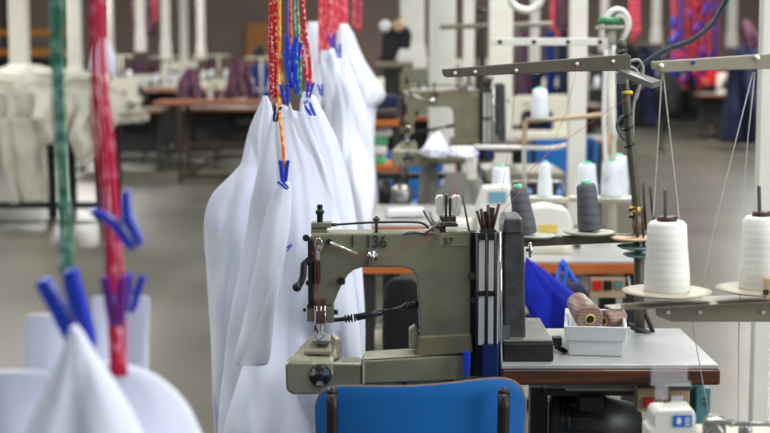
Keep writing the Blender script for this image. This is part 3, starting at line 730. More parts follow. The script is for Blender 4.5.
def peg(label,pa,pb,Y,sp=.5,m='peg',group='blue clothes pegs',L=None,pale=True):
    # pa: jaw end, pb: handle end (pixels)
    a = P(*pa,Y); c = P(*pb,Y); ax = (c-a); L = ax.length; ax.normalize()
    pe = V((0,1,0)).cross(ax).normalized()
    t = thing('hanging_clothes_peg',label,'clothes peg',a,group)
    th = L*.075
    for s in (-1,1):
        b = MB(); rings = []
        for (u,o,w,h) in ((0,.07,.09,.09),(.12,.09,.12,.12),(.35,.11,.13,.13),(.55,.12,.14,.14),(.8,.13+.14*sp,.14,.14),(.96,.14+.26*sp,.14,.13),(1,.14+.28*sp,.11,.10)):
            c0 = a+ax*(L*u)+pe*(s*L*o)
            rings.append([c0+pe*(L*h*.6*i)+V((0,1,0))*(L*w*j) for i,j in ((-1,-1),(1,-1),(1,1),(-1,1))])
        b.ring(rings,smooth=False).build('jaw',m,t,bevel=L*.012)
    c0 = a+ax*(L*.55)
    b = MB(); b.tube([c0+pe*(L*.11*math.cos(q*PI/5))+ax*(L*.09*math.sin(q*PI/5))+V((0,-L*.1,0)) for q in range(11)],L*.014,6,2)
    b.cyl(c0+V((0,-L*.115,0)),c0+V((0,L*.1,0)),L*.045)
    b.build('spring','peg_pale' if pale else 'chrome',t)
    return t
peg('blue clothes peg clipping the peaked garment to the green cord',(86,350),(56,274),1.70,.12)
peg('blue clothes peg clipped aslant to the crimson cords',(137,247),(109,200),1.74,.75)
peg('blue clothes peg standing on the folded panel under the crimson cords',(129,312),(136,274),1.86,.15)
peg('purple clothes peg hanging in the crimson cords',(117,326),(114,276),1.76,.15,'peg_purple')
GP='blue clothes pegs behind the machine'
for i,(a_,c_,Y_,lb) in enumerate([((289,62),(292,36),4.0,'top blue peg of the cluster above the widest garment'),((291,76),(289,52),3.98,'second blue peg down in the cluster beside green cords'),
   ((293,88),(292,64),3.97,'lowest blue peg in the column beside green cords'),((286,104),(284,84),3.9,'blue peg gripping the top corner of the widest garment'),
   ((297,60),(298,42),4.0,'blue peg pinned on the green cords'),((308,98),(311,82),4.2,'upright blue peg gripping the garment under thin red cords'),
   ((303,104),(309,100),4.15,'small blue peg lying sideways at the garment corner'),((315,119),(307,104),4.15,'slanting blue peg below the thin red cords'),
   ((297,94),(295,80),3.95,'blue peg tucked behind the green cord end'),((275,122),(278,106),3.86,'dark blue peg on the seam of the aisle side garment'),
   ((284,182),(284,160),3.79,'small blue peg on the yellow cord above the sleeve'),((288,189),(279,180),3.77,'blue peg gripping the top of the loose sleeve'),
   ((292,244),(286,250),3.80,'blue peg half hidden in the fold beside the machine head'),((340,58),(337,44),6.0,'blue peg below pink cords on the far garment'),
   ((333,48),(331,34),6.0,'upper blue peg among the pink cords'),((322,96),(320,84),5.0,'blue peg low on the garment beneath the pink cords')]):
    peg(lb,a_,c_,Y_,.15,group=GP,m='peg' if i!=9 else 'navy_tape')
# far bundle pegs
rnd = random.Random(9)
for i in range(26):
    x = 672+rnd.uniform(0,44); y = rnd.uniform(58,84) if i < 18 else rnd.uniform(5,55)
    p = P(x,y,17.9+rnd.uniform(-.2,.1)); b = MB(); aa = rnd.uniform(-.7,.7); L = .075
    d = V((math.sin(aa),0,math.cos(aa)))
    b.cyl(p-d*L,p+d*L,.022,.035,6); tag(b.build('hanging_clothes_peg',['peg','peg','red','peg_purple','peg'][i%5]),'coloured peg on the far red and blue cord bundle','clothes peg','pegs on the far cord bundle')
# ---------------------------------------------------------------- workstation behind (second row)
def simple_table(label,x0,x1,y0,y1,z,edge,top='laminate',legs='darkmetal',legx=None):
    t = thing('sewing_table',label,'table',((x0+x1)/2,(y0+y1)/2,0))
    MB().box((x0,y0,z-.043),(x1,y1,z-.006)).build('tabletop',edge,t,bevel=.004)
    MB().box((x0,y0+.003,z-.006),(x1,y1,z)).build('laminate_top',top,t)
    for x in (legx or (x0+.06,x1-.06)):
        for y in (y0+.05,y1-.05): MB().box((x-.025,y-.02,0),(x+.025,y+.02,z-.043)).build('leg',legs,t)
    MB().box((x0+.06,(y0+y1)/2-.02,.15),(x1-.06,(y0+y1)/2+.02,.19)).build('stretcher',legs,t)
    return t
T2 = simple_table('orange edged white sewing table behind the machine and bin',X(362,5.05)-.1,X(643,5.05),5.05,5.86,.76,'orange_edge','laminate','darkmetal',(X(367,5.1),X(632,5.1)))
sb = MB().bpx(590,277,626,298,5.06,.05).build('switch_box','tan_box',T2,bevel=.003)
MB().bpx(593,281,602,290,5.05,.012).build('red_button','red',sb); MB().bpx(604,281,612,290,5.05,.012).build('black_button','black',sb); MB().bpx(615,281,623,289,5.052,.01).build('dial','teal_disc',sb)
MB().bpx(600,298,616,312,5.08,.05).build('cable_box','black',T2)
MB().bpx(560,276,625,330,5.3,.04).build('motor_panel','post_grey',T2)
b = MB(); b.tube([P(628,276,5.06),P(630,288,5.05),P(635,290,5.05),P(638,276,5.06)],.006,6); b.build('chain','steel',T2)
b = MB(); b.lathe([(.05,-.1),(.09,-.08),(.09,.08),(.05,.1)],P(400,345,5.4),(1,0,0),18); b.build('motor','motor',T2)
b = MB(); b.cyl(P(380,316,5.2),P(396,316,5.2),.02); b.cyl(P(383,330,5.3),P(383,352,5.3),.03); b.each('treadle_rod','cream',T2)
# blue cloth bag tied to the table edge
b = drape('hanging_cloth_bag','royal blue cloth bag tied to the orange table edge',[(257,525,527),(266,524,540),(280,523,558),(292,523,575),(300,523,590),(310,526,592),(325,530,588),(345,538,582),(352,545,570)],4.78,.18,2,.022,'royal',None,61,None,'bag')
b = MB(); b.tube([P(562,262,4.98),P(566,270,4.96),P(564,285,4.95),P(561,292,4.92)],.008,6); b.tube([P(563,262,4.98),P(572,276,4.96),P(583,292,4.94)],.007,6); b.tube([P(560,268,4.97),P(557,280,4.95),P(558,288,4.93)],.007,6)
b.lathe([(.005,-.02),(.016,0),(.005,.02)],P(563,265,4.97),(0,0,1),10); b.build('tie_strap','tieblue',b and bpy.data.objects['hanging_cloth_bag'])
tag(MB().lathe([(.02,0),(.045,-.03),(.055,-.10),(.03,-.16)],P(575,283,4.92),(0,0,1),14).build('cloth_bundle','navy'),'dark navy bundle hanging beside the royal blue bag','cloth bundle')
# black chair at the second table
def black_chair(label,px,ytop,Y,w,m='black_matte'):
    x = X(px,Y); zt_ = Z(ytop,Y); t = thing('chair',label,'chair',(x,Y,0)); h = w*Y/1510/2
    rings = []
    for (s,z) in ((.55,zt_-.38),(.9,zt_-.34),(1,zt_-.2),(.98,zt_-.08),(.8,zt_-.015),(.45,zt_)):
        rings.append([V((x+h*s*math.cos(q*PI/8),Y+.03*math.sin(q*PI/8),z)) for q in range(16)])
    MB().ring(rings).build('backrest',m,t); z=zt_-.45
    MB().box((x-.2,Y+.02,z-.05),(x+.2,Y+.42,z)).build('seat',m,t,bevel=.02,seg=3)
    MB().cyl((x,Y+.22,.08),(x,Y+.22,z-.05),.025).build('stem','darkmetal',t)
    for q in range(5):
        a_ = q*2*PI/5; MB().cyl((x,Y+.22,.09),(x+.26*math.cos(a_),Y+.22+.26*math.sin(a_),.03),.018).build('leg','darkmetal',t)
    MB().box((x-.02,Y+.0,z-.03),(x+.02,Y+.03,zt_-.1)).build('back_bar','darkmetal',t)
    return t
black_chair('black office chair seen through the machine arch',402,278,4.62,40)
# white machines on second table
W2 = thing('sewing_machine','white compact machine with yellow label behind the grey cones','sewing machine',(X(550,5.35),5.4,.761))
z2 = 253.
MB().prism([(512,256),(512,232),(520,224),(532,222),(534,208),(548,206),(568,210),(572,222),(572,256)],.16,Y=5.35).build('body','whitebody',W2,bevel=.008)
MB().bpx(539,225,557,233,5.345,.008).build('label_panel','label_yellow',W2); MB().bpx(541,235,556,239,5.345,.008).build('lower_label','orange_edge',W2)
b = MB(); b.lathe([(.03,0),(.045,.005),(.045,.02),(.02,.03)],P(574,236,5.42),(1,0,0),18); b.build('handwheel','steel',W2)
b = MB(); b.lathe([(.025,-.09),(.03,-.08),(.03,.05),(.034,.055),(.034,.09)],P(545,250,5.25),(1,0,0),16); b.build('motor_cover','cream',W2)
W3 = thing('sewing_machine','white machine with small screen behind the splayed thread fingers','sewing machine',(X(496,5.6),5.62,.761))
MB().prism([(478,244),(478,206),(484,188),(508,186),(512,192),(512,244)],.14,Y=5.6).build('body','whitebody',W3,bevel=.008)
MB().bpx(489,192,506,203,5.59,.01).build('screen','screen',W3); MB().cyl(P(446,228,5.7),P(478,228,5.7),.04).build('cylinder_bed','whitebody',W3)
# second stand
YQ = 5.74
S2 = thing('thread_stand','white thread stand with perforated bar between the two white posts','thread stand',P(609,249,YQ))
b = MB(); b.cyl(P(613,240,YQ),P(611,50,YQ),.016); b.cyl(P(613,243,YQ),P(613,239,YQ),.05); b.build('pole','cream',S2)
ua = MB().bpx(490,38,608,45.5,YQ-.03,.03).build('upper_arm','whitebody',S2,bevel=.003)
b = MB()
for x in (500,534,568,600): p = P(x,42,YQ-.03); b.cyl(p,p+V((0,-.004,0)),.008)
b.each('eyelet','darkmetal',ua)
b = MB(); b.cyl(P(610,29,YQ),P(610,26,YQ),.055); b.cyl(P(610,44,YQ),P(610,29,YQ),.022); b.build('top_cap','grey_disc',S2)
b = MB(); b.lathe([(.05,0),(.04,.02),(.03,.025)],P(609,24,YQ)); b.build('green_guide','green',S2)
b = MB(); b.tube([P(608,30,YQ),P(607,18,YQ),P(614,10,YQ),P(624,12,YQ),P(629,24,YQ),P(623,38,YQ)],.011,8); b.tube([P(612,26,YQ),P(618,16,YQ),P(626,20,YQ),P(626,34,YQ),P(620,42,YQ)],.009,8)
b.tube([P(606,50,YQ-.04),P(604,120,YQ-.04),P(607,180,YQ-.04)],.009,8); b.tube([P(614,45,YQ-.04),P(609,90,YQ-.04),P(616,140,YQ-.04)],.008,8); b.build('white_cable','white_cable',S2)
MB().bpx(478,198,630,203,YQ-.015,.03).build('lower_rail','cream',S2,bevel=.002)
for x,w in ((501,40),(545,36),(588,40),(614,44)): disc(x,197.5,YQ,w,'white_disc',S2)
MB().lathe([(.014,0),(.014,.07)],P(608,152,YQ-.02)).build('tan_clamp','tan_disc',S2)
G2='white cones with mint tips on the second stand'
up_cone('white thread cone with mint tip beside the small screen',501,196,167,YQ,20,16,'thread_cool','mint',G2)
up_cone('slim white thread cone with mint tip above the yellow label',545,196,163,YQ,15,10,'thread_cool','mint',G2)
up_cone('white thread cone with mint tip before the tall white post',587,196,164,YQ,22,17,'thread_cool','mint',G2)
up_cone('white thread cone with mint tip beside the stand pole',612,196,161,YQ,23,19,'thread_cool','mint',G2)
up_cone('white thread cone with mint tip half behind the stand pole',618,195,156,YQ+.08,22,17,'thread_cool','mint',G2)
# bent rail and far cone
YR = 6.3
R3 = thing('thread_rack','bent brown and white rod rack behind the perforated bar','thread rack',P(525,205,YR))
b = MB(); b.tube([P(616,113,YR),P(580,117,YR),P(540,120,YR),P(528,121,YR),P(525,126,YR),P(524,146,YR)],.01,8); b.build('brown_rod','tan_box',R3)
b = MB(); b.tube([P(474,147,YR),P(524,147.5,YR),P(552,148,YR),P(566,145,YR)],.010,8); b.build('white_rod','whitebody',R3)
MB().cyl(P(524,147,YR),V((P(525,200,YR).x,YR,.76)),.010).build('upright','grey_disc',R3)
b = MB(); b.tube([P(505,182,YR),P(550,182,YR),P(562,184,YR),P(564,196,YR)],.008,8); b.build('low_rod','steel',R3)
disc(540,119,YR,30,'grey_disc',R3)
up_cone('white thread cone with mint tip standing alone high on the bent rack',540,118,89,YR,18,14,'thread_cool','mint',G2)
tag(MB().bpx(521,66,528,93,6.9,.03).build('paper_strip','label_white'),'white strip hanging below the perforated bar','hanging strip') if False else None
# third row table with olive machine
T3 = simple_table('white table with orange edge beyond the tension discs',X(374,6.1),X(520,6.1),6.1,6.95,.76,'orange_edge')
tag(MB().prism([(388,211),(424,210),(424,215),(388,217)],.12,Y=6.35).build('paper_stack','label_white'),'bright white paper stack on the table beyond the lifter rod','paper stack')
c4 = dup(SM,V((X(490,7.1,180),7.25,.925)),'olive arm machine mounted high behind the tension discs')
T4 = simple_table('raised grey table under the high mounted olive machine',X(484,7.2),X(560,7.2),7.0,7.6,.90,'olive','olive')
tag(drape('grey_cloth','grey cloth',[(172,444,478),(180,444,482),(195,436,486),(206,432,488),(216,430,490)],7.0,.12,2,.015,'greycloth',None,71),'mid grey cloth hanging below the high olive machine','cloth')
tag(drape('grey_cloth','x',[(165,422,436),(175,420,438),(190,418,438),(204,418,440)],7.2,.08,2,.012,'greycloth',None,72),'narrow grey cloth hanging beside the black gap under the olive machine','cloth')
tag(drape('white_cloth','x',[(132,437,440),(137,430,444),(145,424,446),(152,421,448),(156,423,447)],7.03,.12,2,.02,'cloth',None,73),'crumpled white cloth lying on the olive machine arm','cloth')
tag(drape('white_cloth','x',[(146,452,472),(149,448,476),(154,446,478),(156,450,474)],6.9,.1,2,.015,'cloth',None,74),'flat white cloth on the olive machine bed beside the white rod','cloth')
tag(drape('hanging_strip','x',[(150,466,476),(156,465,477),(170,466,477),(180,467,476)],6.85,.03,1,.004,'cloth_warm',None,75),'white cloth strip draped over the olive machine arm','cloth')
b = MB(); b.cyl(P(385,180,7.2),P(385,204,7.2),.03); b.cyl(P(405,165,7.3),P(405,204,7.3),.02); b.bpx(380,174,445,179,7.3,.1); b.bpx(425,180,432,204,7.2,.05); tag(b.build('machine_stand','darkmetal'),'dark machine stand under the high olive arm','machine stand')
tag(MB().lathe([(.03,0),(.05,.02),(.05,.08),(.02,.1)],P(402,205,7.0)).build('metal_pot','steel'),'small shiny pot on the table under the olive arm','pot')
# blue chairs further back
dup(CH,V((X(408,9.3),9.5,.06)),'small blue chair behind the olive machine',0,1.0)
dup(CH,V((X(562,9.6),9.8,.08)),'blue chair behind the tall white post',0,1.05)
FB='folded bundles beside the far garments'
for (x0_,y0_,x1_,y1_,Y_,m_,lb) in [(372,96,398,110,8.4,'navy','navy bundle on the shelf beside the far garments'),(372,130,392,137,8.2,'label_white','white folded bundle under the orange shelf board'),
     (372,137,388,146,8.2,'tealgreen','green bundle under the white folded one'),(372,147,387,156,8.1,'label_white','lower white bundle beside the blue chair'),(372,157,386,166,8.1,'tealgreen','lowest green bundle beside the blue chair')]:
    MBb = MB().bpx(x0_,y0_,x1_,y1_,Y_,.3); tag(MBb.build('cloth_bundle',m_,bevel=.02,seg=3),lb,'cloth bundle',FB)
sh = thing('shelf_rack','dark shelf rack with orange boards beside the far garments','shelf',(X(384,8.3),8.5,0))
for y in (120,166): MB().bpx(366,y,399,y+6,8.0,.5).build('shelf_board','orange_edge',sh)
MB().bpx(366,110.3,399,116,8.05,.5).build('shelf_board','darkmetal',sh)
for px in (367,397): x = X(px,8.5); MB().box((x-.02,8.48,0),(x+.02,8.52,1.2)).build('upright','darkmetal',sh)
# ---------------------------------------------------------------- generic flatbed machine + table for the far rows
def gen_machine(label,loc,m='cream'):
    x,y,z = loc; t = thing('sewing_machine',label,'sewing machine',loc,'machines in the far rows')
    MB().box((x-.24,y-.09,z),(x+.24,y+.09,z+.05)).build('bed',m,t,bevel=.008)
    pr = [(-.24,.10),(-.24,.30),(-.20,.335),(.2,.345),(.235,.31),(.235,.05),(.10,.05),(.10,.18),(.06,.22),(-.14,.22),(-.17,.18),(-.17,.10)]
    fr = [V((x+a_,y-.05,z+c_)) for a_,c_ in pr]; n = len(fr)
    b = MB(); b.add(fr+[p+V((0,.1,0)) for p in fr],[tuple(range(n)),tuple(range(2*n-1,n-1,-1))]+[(i,n+i,n+(i+1)%n,(i+1)%n) for i in range(n)])
    b.build('arm',m,t,bevel=.008)
    MB().lathe([(.03,0),(.07,.005),(.075,.03),(.03,.045)],(x+.235,y,z+.22),(1,0,0),18).build('handwheel','darkmetal',t)
    b = MB(); b.cyl((x-.205,y,z+.05),(x-.205,y,z+.11),.008); b.build('needle_bar','chrome',t)
    b = MB(); b.lathe([(.016,0),(.022,.004),(.01,.01)],(x-.12,y-.05,z+.27),(0,-1,0)); b.build('tension_disc','chrome',t)
    return t
def gen_stand(label,loc):
    x,y,z = loc; t = thing('thread_stand',label,'thread stand',loc,'thread stands of the far rows')
    MB().cyl((x,y,z),(x,y,z+.62),.012).build('pole','cream',t); MB().box((x-.2,y-.012,z+.6),(x+.2,y+.012,z+.62)).build('upper_arm','cream',t)
    MB().box((x-.2,y-.012,z+.20),(x+.2,y+.012,z+.215)).build('lower_rail','cream',t)
    for s in (-1,1):
        MB().lathe([(.03,-.002),(.07,0),(.07,.004)],(x+s*.13,y,z+.217)).build('spool_disc','white_disc',t)
        MB().lathe([(.04,0),(.03,.13),(.02,.135)],(x+s*.13,y,z+.223)).build('thread_winding','thread_cool',t)
    return t
def gen_table(label,loc,edge='brown_edge',zt=.76):
    x,y,_ = loc; zq = zt-.76; t = thing('sewing_table',label,'table',loc,'sewing tables of the far rows')
    MB().box((x-.55,y-.28,.72+zq),(x+.55,y+.28,.752+zq)).build('tabletop',edge,t,bevel=.004)
    MB().box((x-.548,y-.277,.752+zq),(x+.548,y+.277,.76+zq)).build('laminate_top','laminate',t)
    MB().box((x-.46,y+.05,.22),(x+.46,y+.08,.70+zq)).build('shade_panel','darkrack',t)  # dark panel added to give the shaded mass under the tabletop
    for s in (-1,1):
        MB().box((x+s*.48-.025,y-.22,.0),(x+s*.48+.025,y+.22,.03)).build('foot','darkmetal',t)
        MB().box((x+s*.48-.02,y-.03,.03),(x+s*.48+.02,y+.03,.72+zq)).build('leg','darkmetal',t)
    MB().box((x-.48,y-.02,.12),(x+.48,y+.02,.16)).build('stretcher','darkmetal',t)
    MB().lathe([(.04,-.12),(.09,-.1),(.09,.1),(.04,.12)],(x+.2,y,.58),(1,0,0),14).build('motor','motor',t)
    MB().box((x-.25,y-.15,.10),(x+.05,y+.15,.125)).build('treadle','darkmetal',t)
    return t
gt = gs = gmc = gmo = None
def far_station(px,Y,desc,m='cream',edge='brown_edge',stand=True,dx=0.,zt=.76):
    global gt,gs,gmc,gmo
    x = X(px,Y)
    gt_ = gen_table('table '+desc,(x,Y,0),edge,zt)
    gen_machine('%s machine %s' % ({'cream':'cream','olive':'olive grey','whitebody':'white'}[m],desc),(x+dx,Y,zt+.001),m)
    if stand: gen_stand('thread stand '+desc,(x+.42,Y+.2,zt+.001))
far_station(228,19,'behind the brown worktable beside maroon cloth','cream')
far_station(135,21,'beyond the white cloth pile near two posts','whitebody')
far_station(170,24,'between slim posts near the back wall','whitebody')
far_station(196,27,'furthest behind the slim posts','cream')
far_station(98,26,'behind the crimson cord beyond the cloth pile','whitebody')
far_station(50,27,'behind the cloth pile before the orange rack','cream')
far_station(432,11.2,'between the two broad white posts','olive','orange_edge',False,zt=1.0)
far_station(470,13.5,'behind the broad posts','cream','brown_edge',False,zt=1.05)
far_station(145,22.5,'in the aisle row with an orange edge','whitebody','orange_edge')
far_station(182,20.1,'right before the slim posts','cream','orange_edge',False,zt=.98)
far_station(122,18.6,'beside the heap of cloth','cream','brown_edge',False)
far_station(245,23.5,'beyond the person in blue','whitebody')
far_station(690,29,'under the far cord bundle','olive')
far_station(556,20,'between the tall white posts under plum garments','cream')
far_station(372,20,'beyond the highest garment of the line','cream')
far_station(540,12.4,'between the tall posts under the perforated bar','cream','brown_edge',False)
far_station(395,15,'beyond the garment line beside the posts','cream')
far_station(628,29,'beyond the dark short arm','cream')
far_station(728,25,'beside the navy gown near the post','whitebody')
# brown worktable
yt = 16.7
t = thing('work_table','brown topped worktable with crossed dark legs in the aisle','table',(X(212,yt),yt,0))
xa, xb = X(154,yt), X(282,yt)
MB().box((xa,yt,.86),(xb,yt+.8,.90)).build('tabletop','brown_edge',t,bevel=.005)
xm = X(181,yt)
for x in (xm,xb-.12):
    for y in (yt+.03,yt+.7): MB().box((x-.027,y-.025,0),(x+.027,y+.025,.86)).build('leg','legbrown',t)
MB().box((xm,yt+.02,.40),(xb-.1,yt+.05,.45)).build('crossbar','legbrown',t); MB().box((xm,yt+.02,.05),(xb-.1,yt+.05,.10)).build('crossbar','legbrown',t)
MB().cyl((xm+.08,yt+.06,.06),(xm+.5,yt+.06,.42),.022).build('brace','legbrown',t); MB().cyl((xb-.15,yt+.06,.06),(xm+.75,yt+.06,.42),.022).build('brace','legbrown',t)
drape('hanging_garment','maroon checked garment heaped behind the brown worktable',[(60,236,244),(66,230,250),(80,226,252),(98,224,256)],18.3,.3,3,.05,'maroon',None,81)
drape('hanging_garment','maroon checked garment beside the slim posts',[(68,186,196),(76,181,200),(90,178,202),(100,176,202)],18.6,.3,3,.05,'maroon',None,82)
drape('hanging_cloth','white cloth hanging over the far machine behind the crimson cord',[(38,100,107),(46,95,112),(60,91,117),(74,90,119)],19.5,.3,2,.04,'cloth',None,83,None,'cloth')
# pile of white cloth on table
YPc = 13.2
tp = thing('work_table','dark framed table under the big heap of white cloth','table',(X(30,YPc),YPc+.4,0))
MB().box((X(-70,YPc),YPc,.78),(X(108,YPc),YPc+1.0,.83)).build('tabletop','darkmetal',tp)
for px in (-60,52,100):
    x = X(px,YPc)
    for y in (YPc+.05,YPc+.9): MB().box((x-.035,y-.03,0),(x+.035,y+.03,.78)).build('leg','darkmetal',tp)
MB().box((X(-60,YPc),YPc+.03,.08),(X(100,YPc),YPc+.07,.14)).build('stretcher','darkmetal',tp)
def heap(px0,px1,ytop,ybot,Y,d,m,label,seed):
    rnd_ = random.Random(seed); a = P(px0,ybot,Y); c = P(px1,ytop,Y); cx=(a.x+c.x)/2; w=(c.x-a.x)/2; h=c.z-a.z
    rings = []; n=128
    for k in range(43):
        s = k/42; rr = math.cos(s*PI/2)**.62*(1+.06*math.sin(s*9)) if k<42 else .02
        ring=[]
        for i in range(n):
            t=2*PI*i/n; base=V((math.cos(t)*rr,math.sin(t)*rr,s))
            nn = noise.noise(V((base.x*2.2+seed,base.y*2.2,s*3)))*.16+(.4-abs(noise.noise(V((base.x*4+s*2,base.y*4+seed,s*7)))))*.34+noise.noise(V((base.x*12,base.y*12,s*12)))*.05-.06
            ring.append(V((cx+w*base.x*(1+nn),Y+d/2+d/2*base.y*(1+nn),a.z+h*s**.9*(1+nn*.35))))
        rings.append(ring)
    return tag(MB().ring(rings).build('cloth_heap',m),label,'cloth heap')
heap(-90,122,66,125.5,YPc-.15,1.2,'cloth_warm','large heap of off white cloth on the dark framed table',4)
drape('draped_cloth','off white cloth edge folded over the front of the dark framed table',[(92,-60,100),(104,-60,112),(118,-60,117),(130,-58,112),(137,-55,104),(141,-50,90)],YPc-.22,.16,3,.07,'cloth_warm',None,93,None,'cloth',5)
drape('draped_cloth','off white cloth end hanging from the heap toward the floor',[(118,0,40),(135,2,42),(160,5,44),(185,8,46),(202,12,48)],YPc-.36,.12,3,.035,'cloth_warm',None,91,None,'cloth',5)
drape('draped_cloth','off white cloth lobe sagging from the heap beside the crimson cord',[(90,66,100),(110,62,118),(130,66,112),(148,74,104),(158,82,96),(163,86,92)],YPc-.5,.25,3,.07,'cloth_warm',None,92,None,'cloth',5)
# racks on the back wall
rk = thing('pallet_rack','orange beamed storage rack against the back wall','rack',(X(30,33),33.3,0))
for z in (1.78,1.36,.5):
    MB().box((X(-60,33),33,z),(X(74,33),33.1,z+.13)).build('beam','rackorange',rk)
for px in (-60,8,74): x = X(px,33); MB().box((x-.05,33.1,0),(x+.05,33.9,3.2)).build('upright','darkmetal',rk)
for i,(px0,px1,m_) in enumerate(((-40,4,'darkrack'),(15,38,'black_matte'),(44,72,'darkrack'))):
    tag(MB().box((X(px0,33.3),33.2,.64),(X(px1,33.3),33.8,1.3)).build('storage_box',m_,bevel=.02),'dark stored carton on the orange beamed rack','carton','cartons on the rack')
structure(MB().box((X(248,35.9),35.9,0),(X(274,35.9),36,2.1)).build('door_1','orange_panel'))
# dark racks with clothes along the back
def rail_rack(label,px0,px1,Y,ztop,items,seed):
    t = thing('garment_rack',label,'garment rack',((X(px0,Y)+X(px1,Y))/2,Y,0))
    xa_,xb_ = X(px0,Y),X(px1,Y)
    for x in (xa_,xb_): MB().cyl((x,Y,0),(x,Y,ztop),.02).build('upright','darkmetal',t); MB().box((x-.02,Y-.25,0),(x+.02,Y+.25,.03)).build('foot','darkmetal',t)
    MB().cyl((xa_,Y,ztop),(xb_,Y,ztop),.018).build('top_rail','darkmetal',t)
    px0 += 3; px1 -= 3; n = len(items); w = (px1-px0)/n
    for i,(m_,lb) in enumerate(items):
        a_ = px0+w*i+1; c_ = px0+w*(i+1)-1
        yt_ = 50+(1.47-ztop+.05)*1510/Y; yb_ = 50+(1.47-.35)*1510/Y
        drape('hanging_garment',lb,[(yt_,(a_+c_)/2-1,(a_+c_)/2+1),(yt_+3,a_+1,c_-1),((yt_+yb_)/2,a_,c_),(yb_,a_-.5,c_+.5)],Y,.3,2,.03,m_,'garments on the far racks',seed+i)
rail_rack('long garment rack with dark clothes between the tall posts',515,572,17,1.75,[('purple','plum garment on the rack behind the tall post'),('navy','navy garment beside the plum one'),('navyblue','blue garment in the middle of the rack'),('navy','dark navy garment at the rack end')],100)
rail_rack('garment rack with dark clothes behind the short arm',588,660,22,1.55,[('darkrack','charcoal garment behind the green guide'),('navy','navy garment behind the stand pole'),('black_matte','black garment behind the short arm'),('navy','navy garment right of the black one')],110)
rail_rack('garment rack with dark clothes beside the broad post',474,490,13,1.8,[('darkrack','dark tall garment between the broad post and the wide one')],120)
rail_rack('garment rack with dark clothes near the far cord bundle',664,716,27,1.35,[('darkrack','dark cloth behind the cord bundle'),('black_matte','black cloth behind the person'),('darkrack','charcoal cloth beside the gown')],130)
drape('hanging_garment','long navy gown hanging beside the tall white post at the edge',[(44,742,752),(50,735,756),(66,728,758),(100,724,760),(130,722,760),(143,720,760)],22.6,.5,4,.05,'navy','gown by the post',140)
drape('cloth_bundle','reddish cloth with white top above the navy gown',[(20,743,748),(26,740,752),(36,742,757),(48,745,757)],22.3,.2,2,.03,'maroon',None,141,None,'cloth')
for px0_,px1_,Y_,zz,m_,lb in ((585,722,32.5,1.3,'black_matte','long black cabinet row under the far tables beside the cord bundle'),(96,250,32,.95,'darkrack','long dark cabinet row before the back wall beyond the slim posts'),(376,484,30,1.2,'darkrack','dark cabinet row seen between the broad posts'),(505,572,31,1.2,'darkrack','dark cabinet row behind the plum and navy rack')):
    t = thing('storage_cabinet',lb,'cabinet',((X(px0_,Y_)+X(px1_,Y_))/2,Y_+.3,0))
    MB().box((X(px0_,Y_),Y_,0),(X(px1_,Y_),Y_+.6,zz)).build('cabinet_body',m_,t,bevel=.01)
    MB().box((X(px0_,Y_)-.02,Y_-.02,zz),(X(px1_,Y_)+.02,Y_+.62,zz+.03)).build('worktop','brown_edge' if m_=='darkrack' else 'darkmetal',t)
    nn_ = int((px1_-px0_)/18)
    for q in range(nn_):
        xa_ = X(px0_+(px1_-px0_)*q/nn_+.8,Y_); xb_ = X(px0_+(px1_-px0_)*(q+1)/nn_-.8,Y_)
        dd = MB().box((xa_,Y_-.018,.08),(xb_,Y_-.002,zz-.03)).build('door',m_,t); MB().box((xb_-.08,Y_-.03,zz*.5),(xb_-.06,Y_-.018,zz*.5+.12)).build('handle','steel',dd)
rr_ = random.Random(77)
for i,(px_,Y_,zz) in enumerate([(598,32.6,1.33),(612,32.6,1.33),(628,32.6,1.33),(642,32.6,1.33),(660,32.6,1.33),(678,32.6,1.33),(715,32.6,1.33),(104,32.1,.98),(120,32.1,.98),(138,32.1,.98),(156,32.1,.98),(176,32.1,.98),(214,32.1,.98),(238,32.1,.98),(384,30.1,1.23),(402,30.1,1.23),(420,30.1,1.23)]):
    x_ = X(px_,Y_); w_ = rr_.uniform(.10,.18); h_ = rr_.uniform(.12,.34)
    b = MB(); prof_ = [(w_*.9,0),(w_,h_*.2),(w_*.95,h_*.6),(w_*.6,h_*.9),(w_*.2,h_)]
    b.lathe(prof_,(x_,Y_+.28,zz+.001),(0,0,1),14)
    m_ = ['navy','maroon','cloth','black_matte','navyblue','cloth_warm','darkrack','purple'][rr_.randrange(8)]
    nm_ = {'navy':'navy','maroon':'maroon','cloth':'white','black_matte':'black','navyblue':'blue','cloth_warm':'off white','darkrack':'charcoal','purple':'plum'}[m_]
    side_ = 'beside the cord bundle' if px_>500 else ('between the broad posts' if px_>300 else 'beyond the slim posts')
    tag(b.build('cloth_bundle',m_),'%s folded cloth bundle on the long cabinet row %s'%(nm_,side_),'cloth bundle','bundles on the row '+side_)
# black spools group at upper middle
t = thing('sewing_machine','black machine head with white knob beside the broad posts','sewing machine',(X(395,11.5),11.5,.76))
MB().prism([(381,60),(382,34),(390,28),(408,26),(412,34),(410,50),(400,48),(394,62)],.2,Y=11.5).build('head','black',t,bevel=.02)
MB().prism([(376,62),(414,62),(414,68),(376,68)],.3,Y=11.45).build('bed','olive',t,bevel=.02)
MB().lathe([(.03,0),(.045,.02),(.03,.05)],P(385,26,11.4),(0,-1,0)).build('knob','label_white',t); MB().lathe([(.03,0),(.045,.02),(.03,.05)],P(398,26,11.4),(0,-1,0)).build('lamp_cup','tan_disc',t)
MB().bpx(384,68,404,150,11.5,.2).build('pedestal','darkmetal',t)
b = MB(); b.tube([P(510,-6,7.4),P(512,3,7.4),P(520,9,7.4),P(530,10,7.4),P(538,5,7.4),P(541,-2,7.4),P(542,-30,7.4)],.018,8); tag(b.build('hanging_hose','white_cable'),'white hose looping down between the two tall posts','hose')
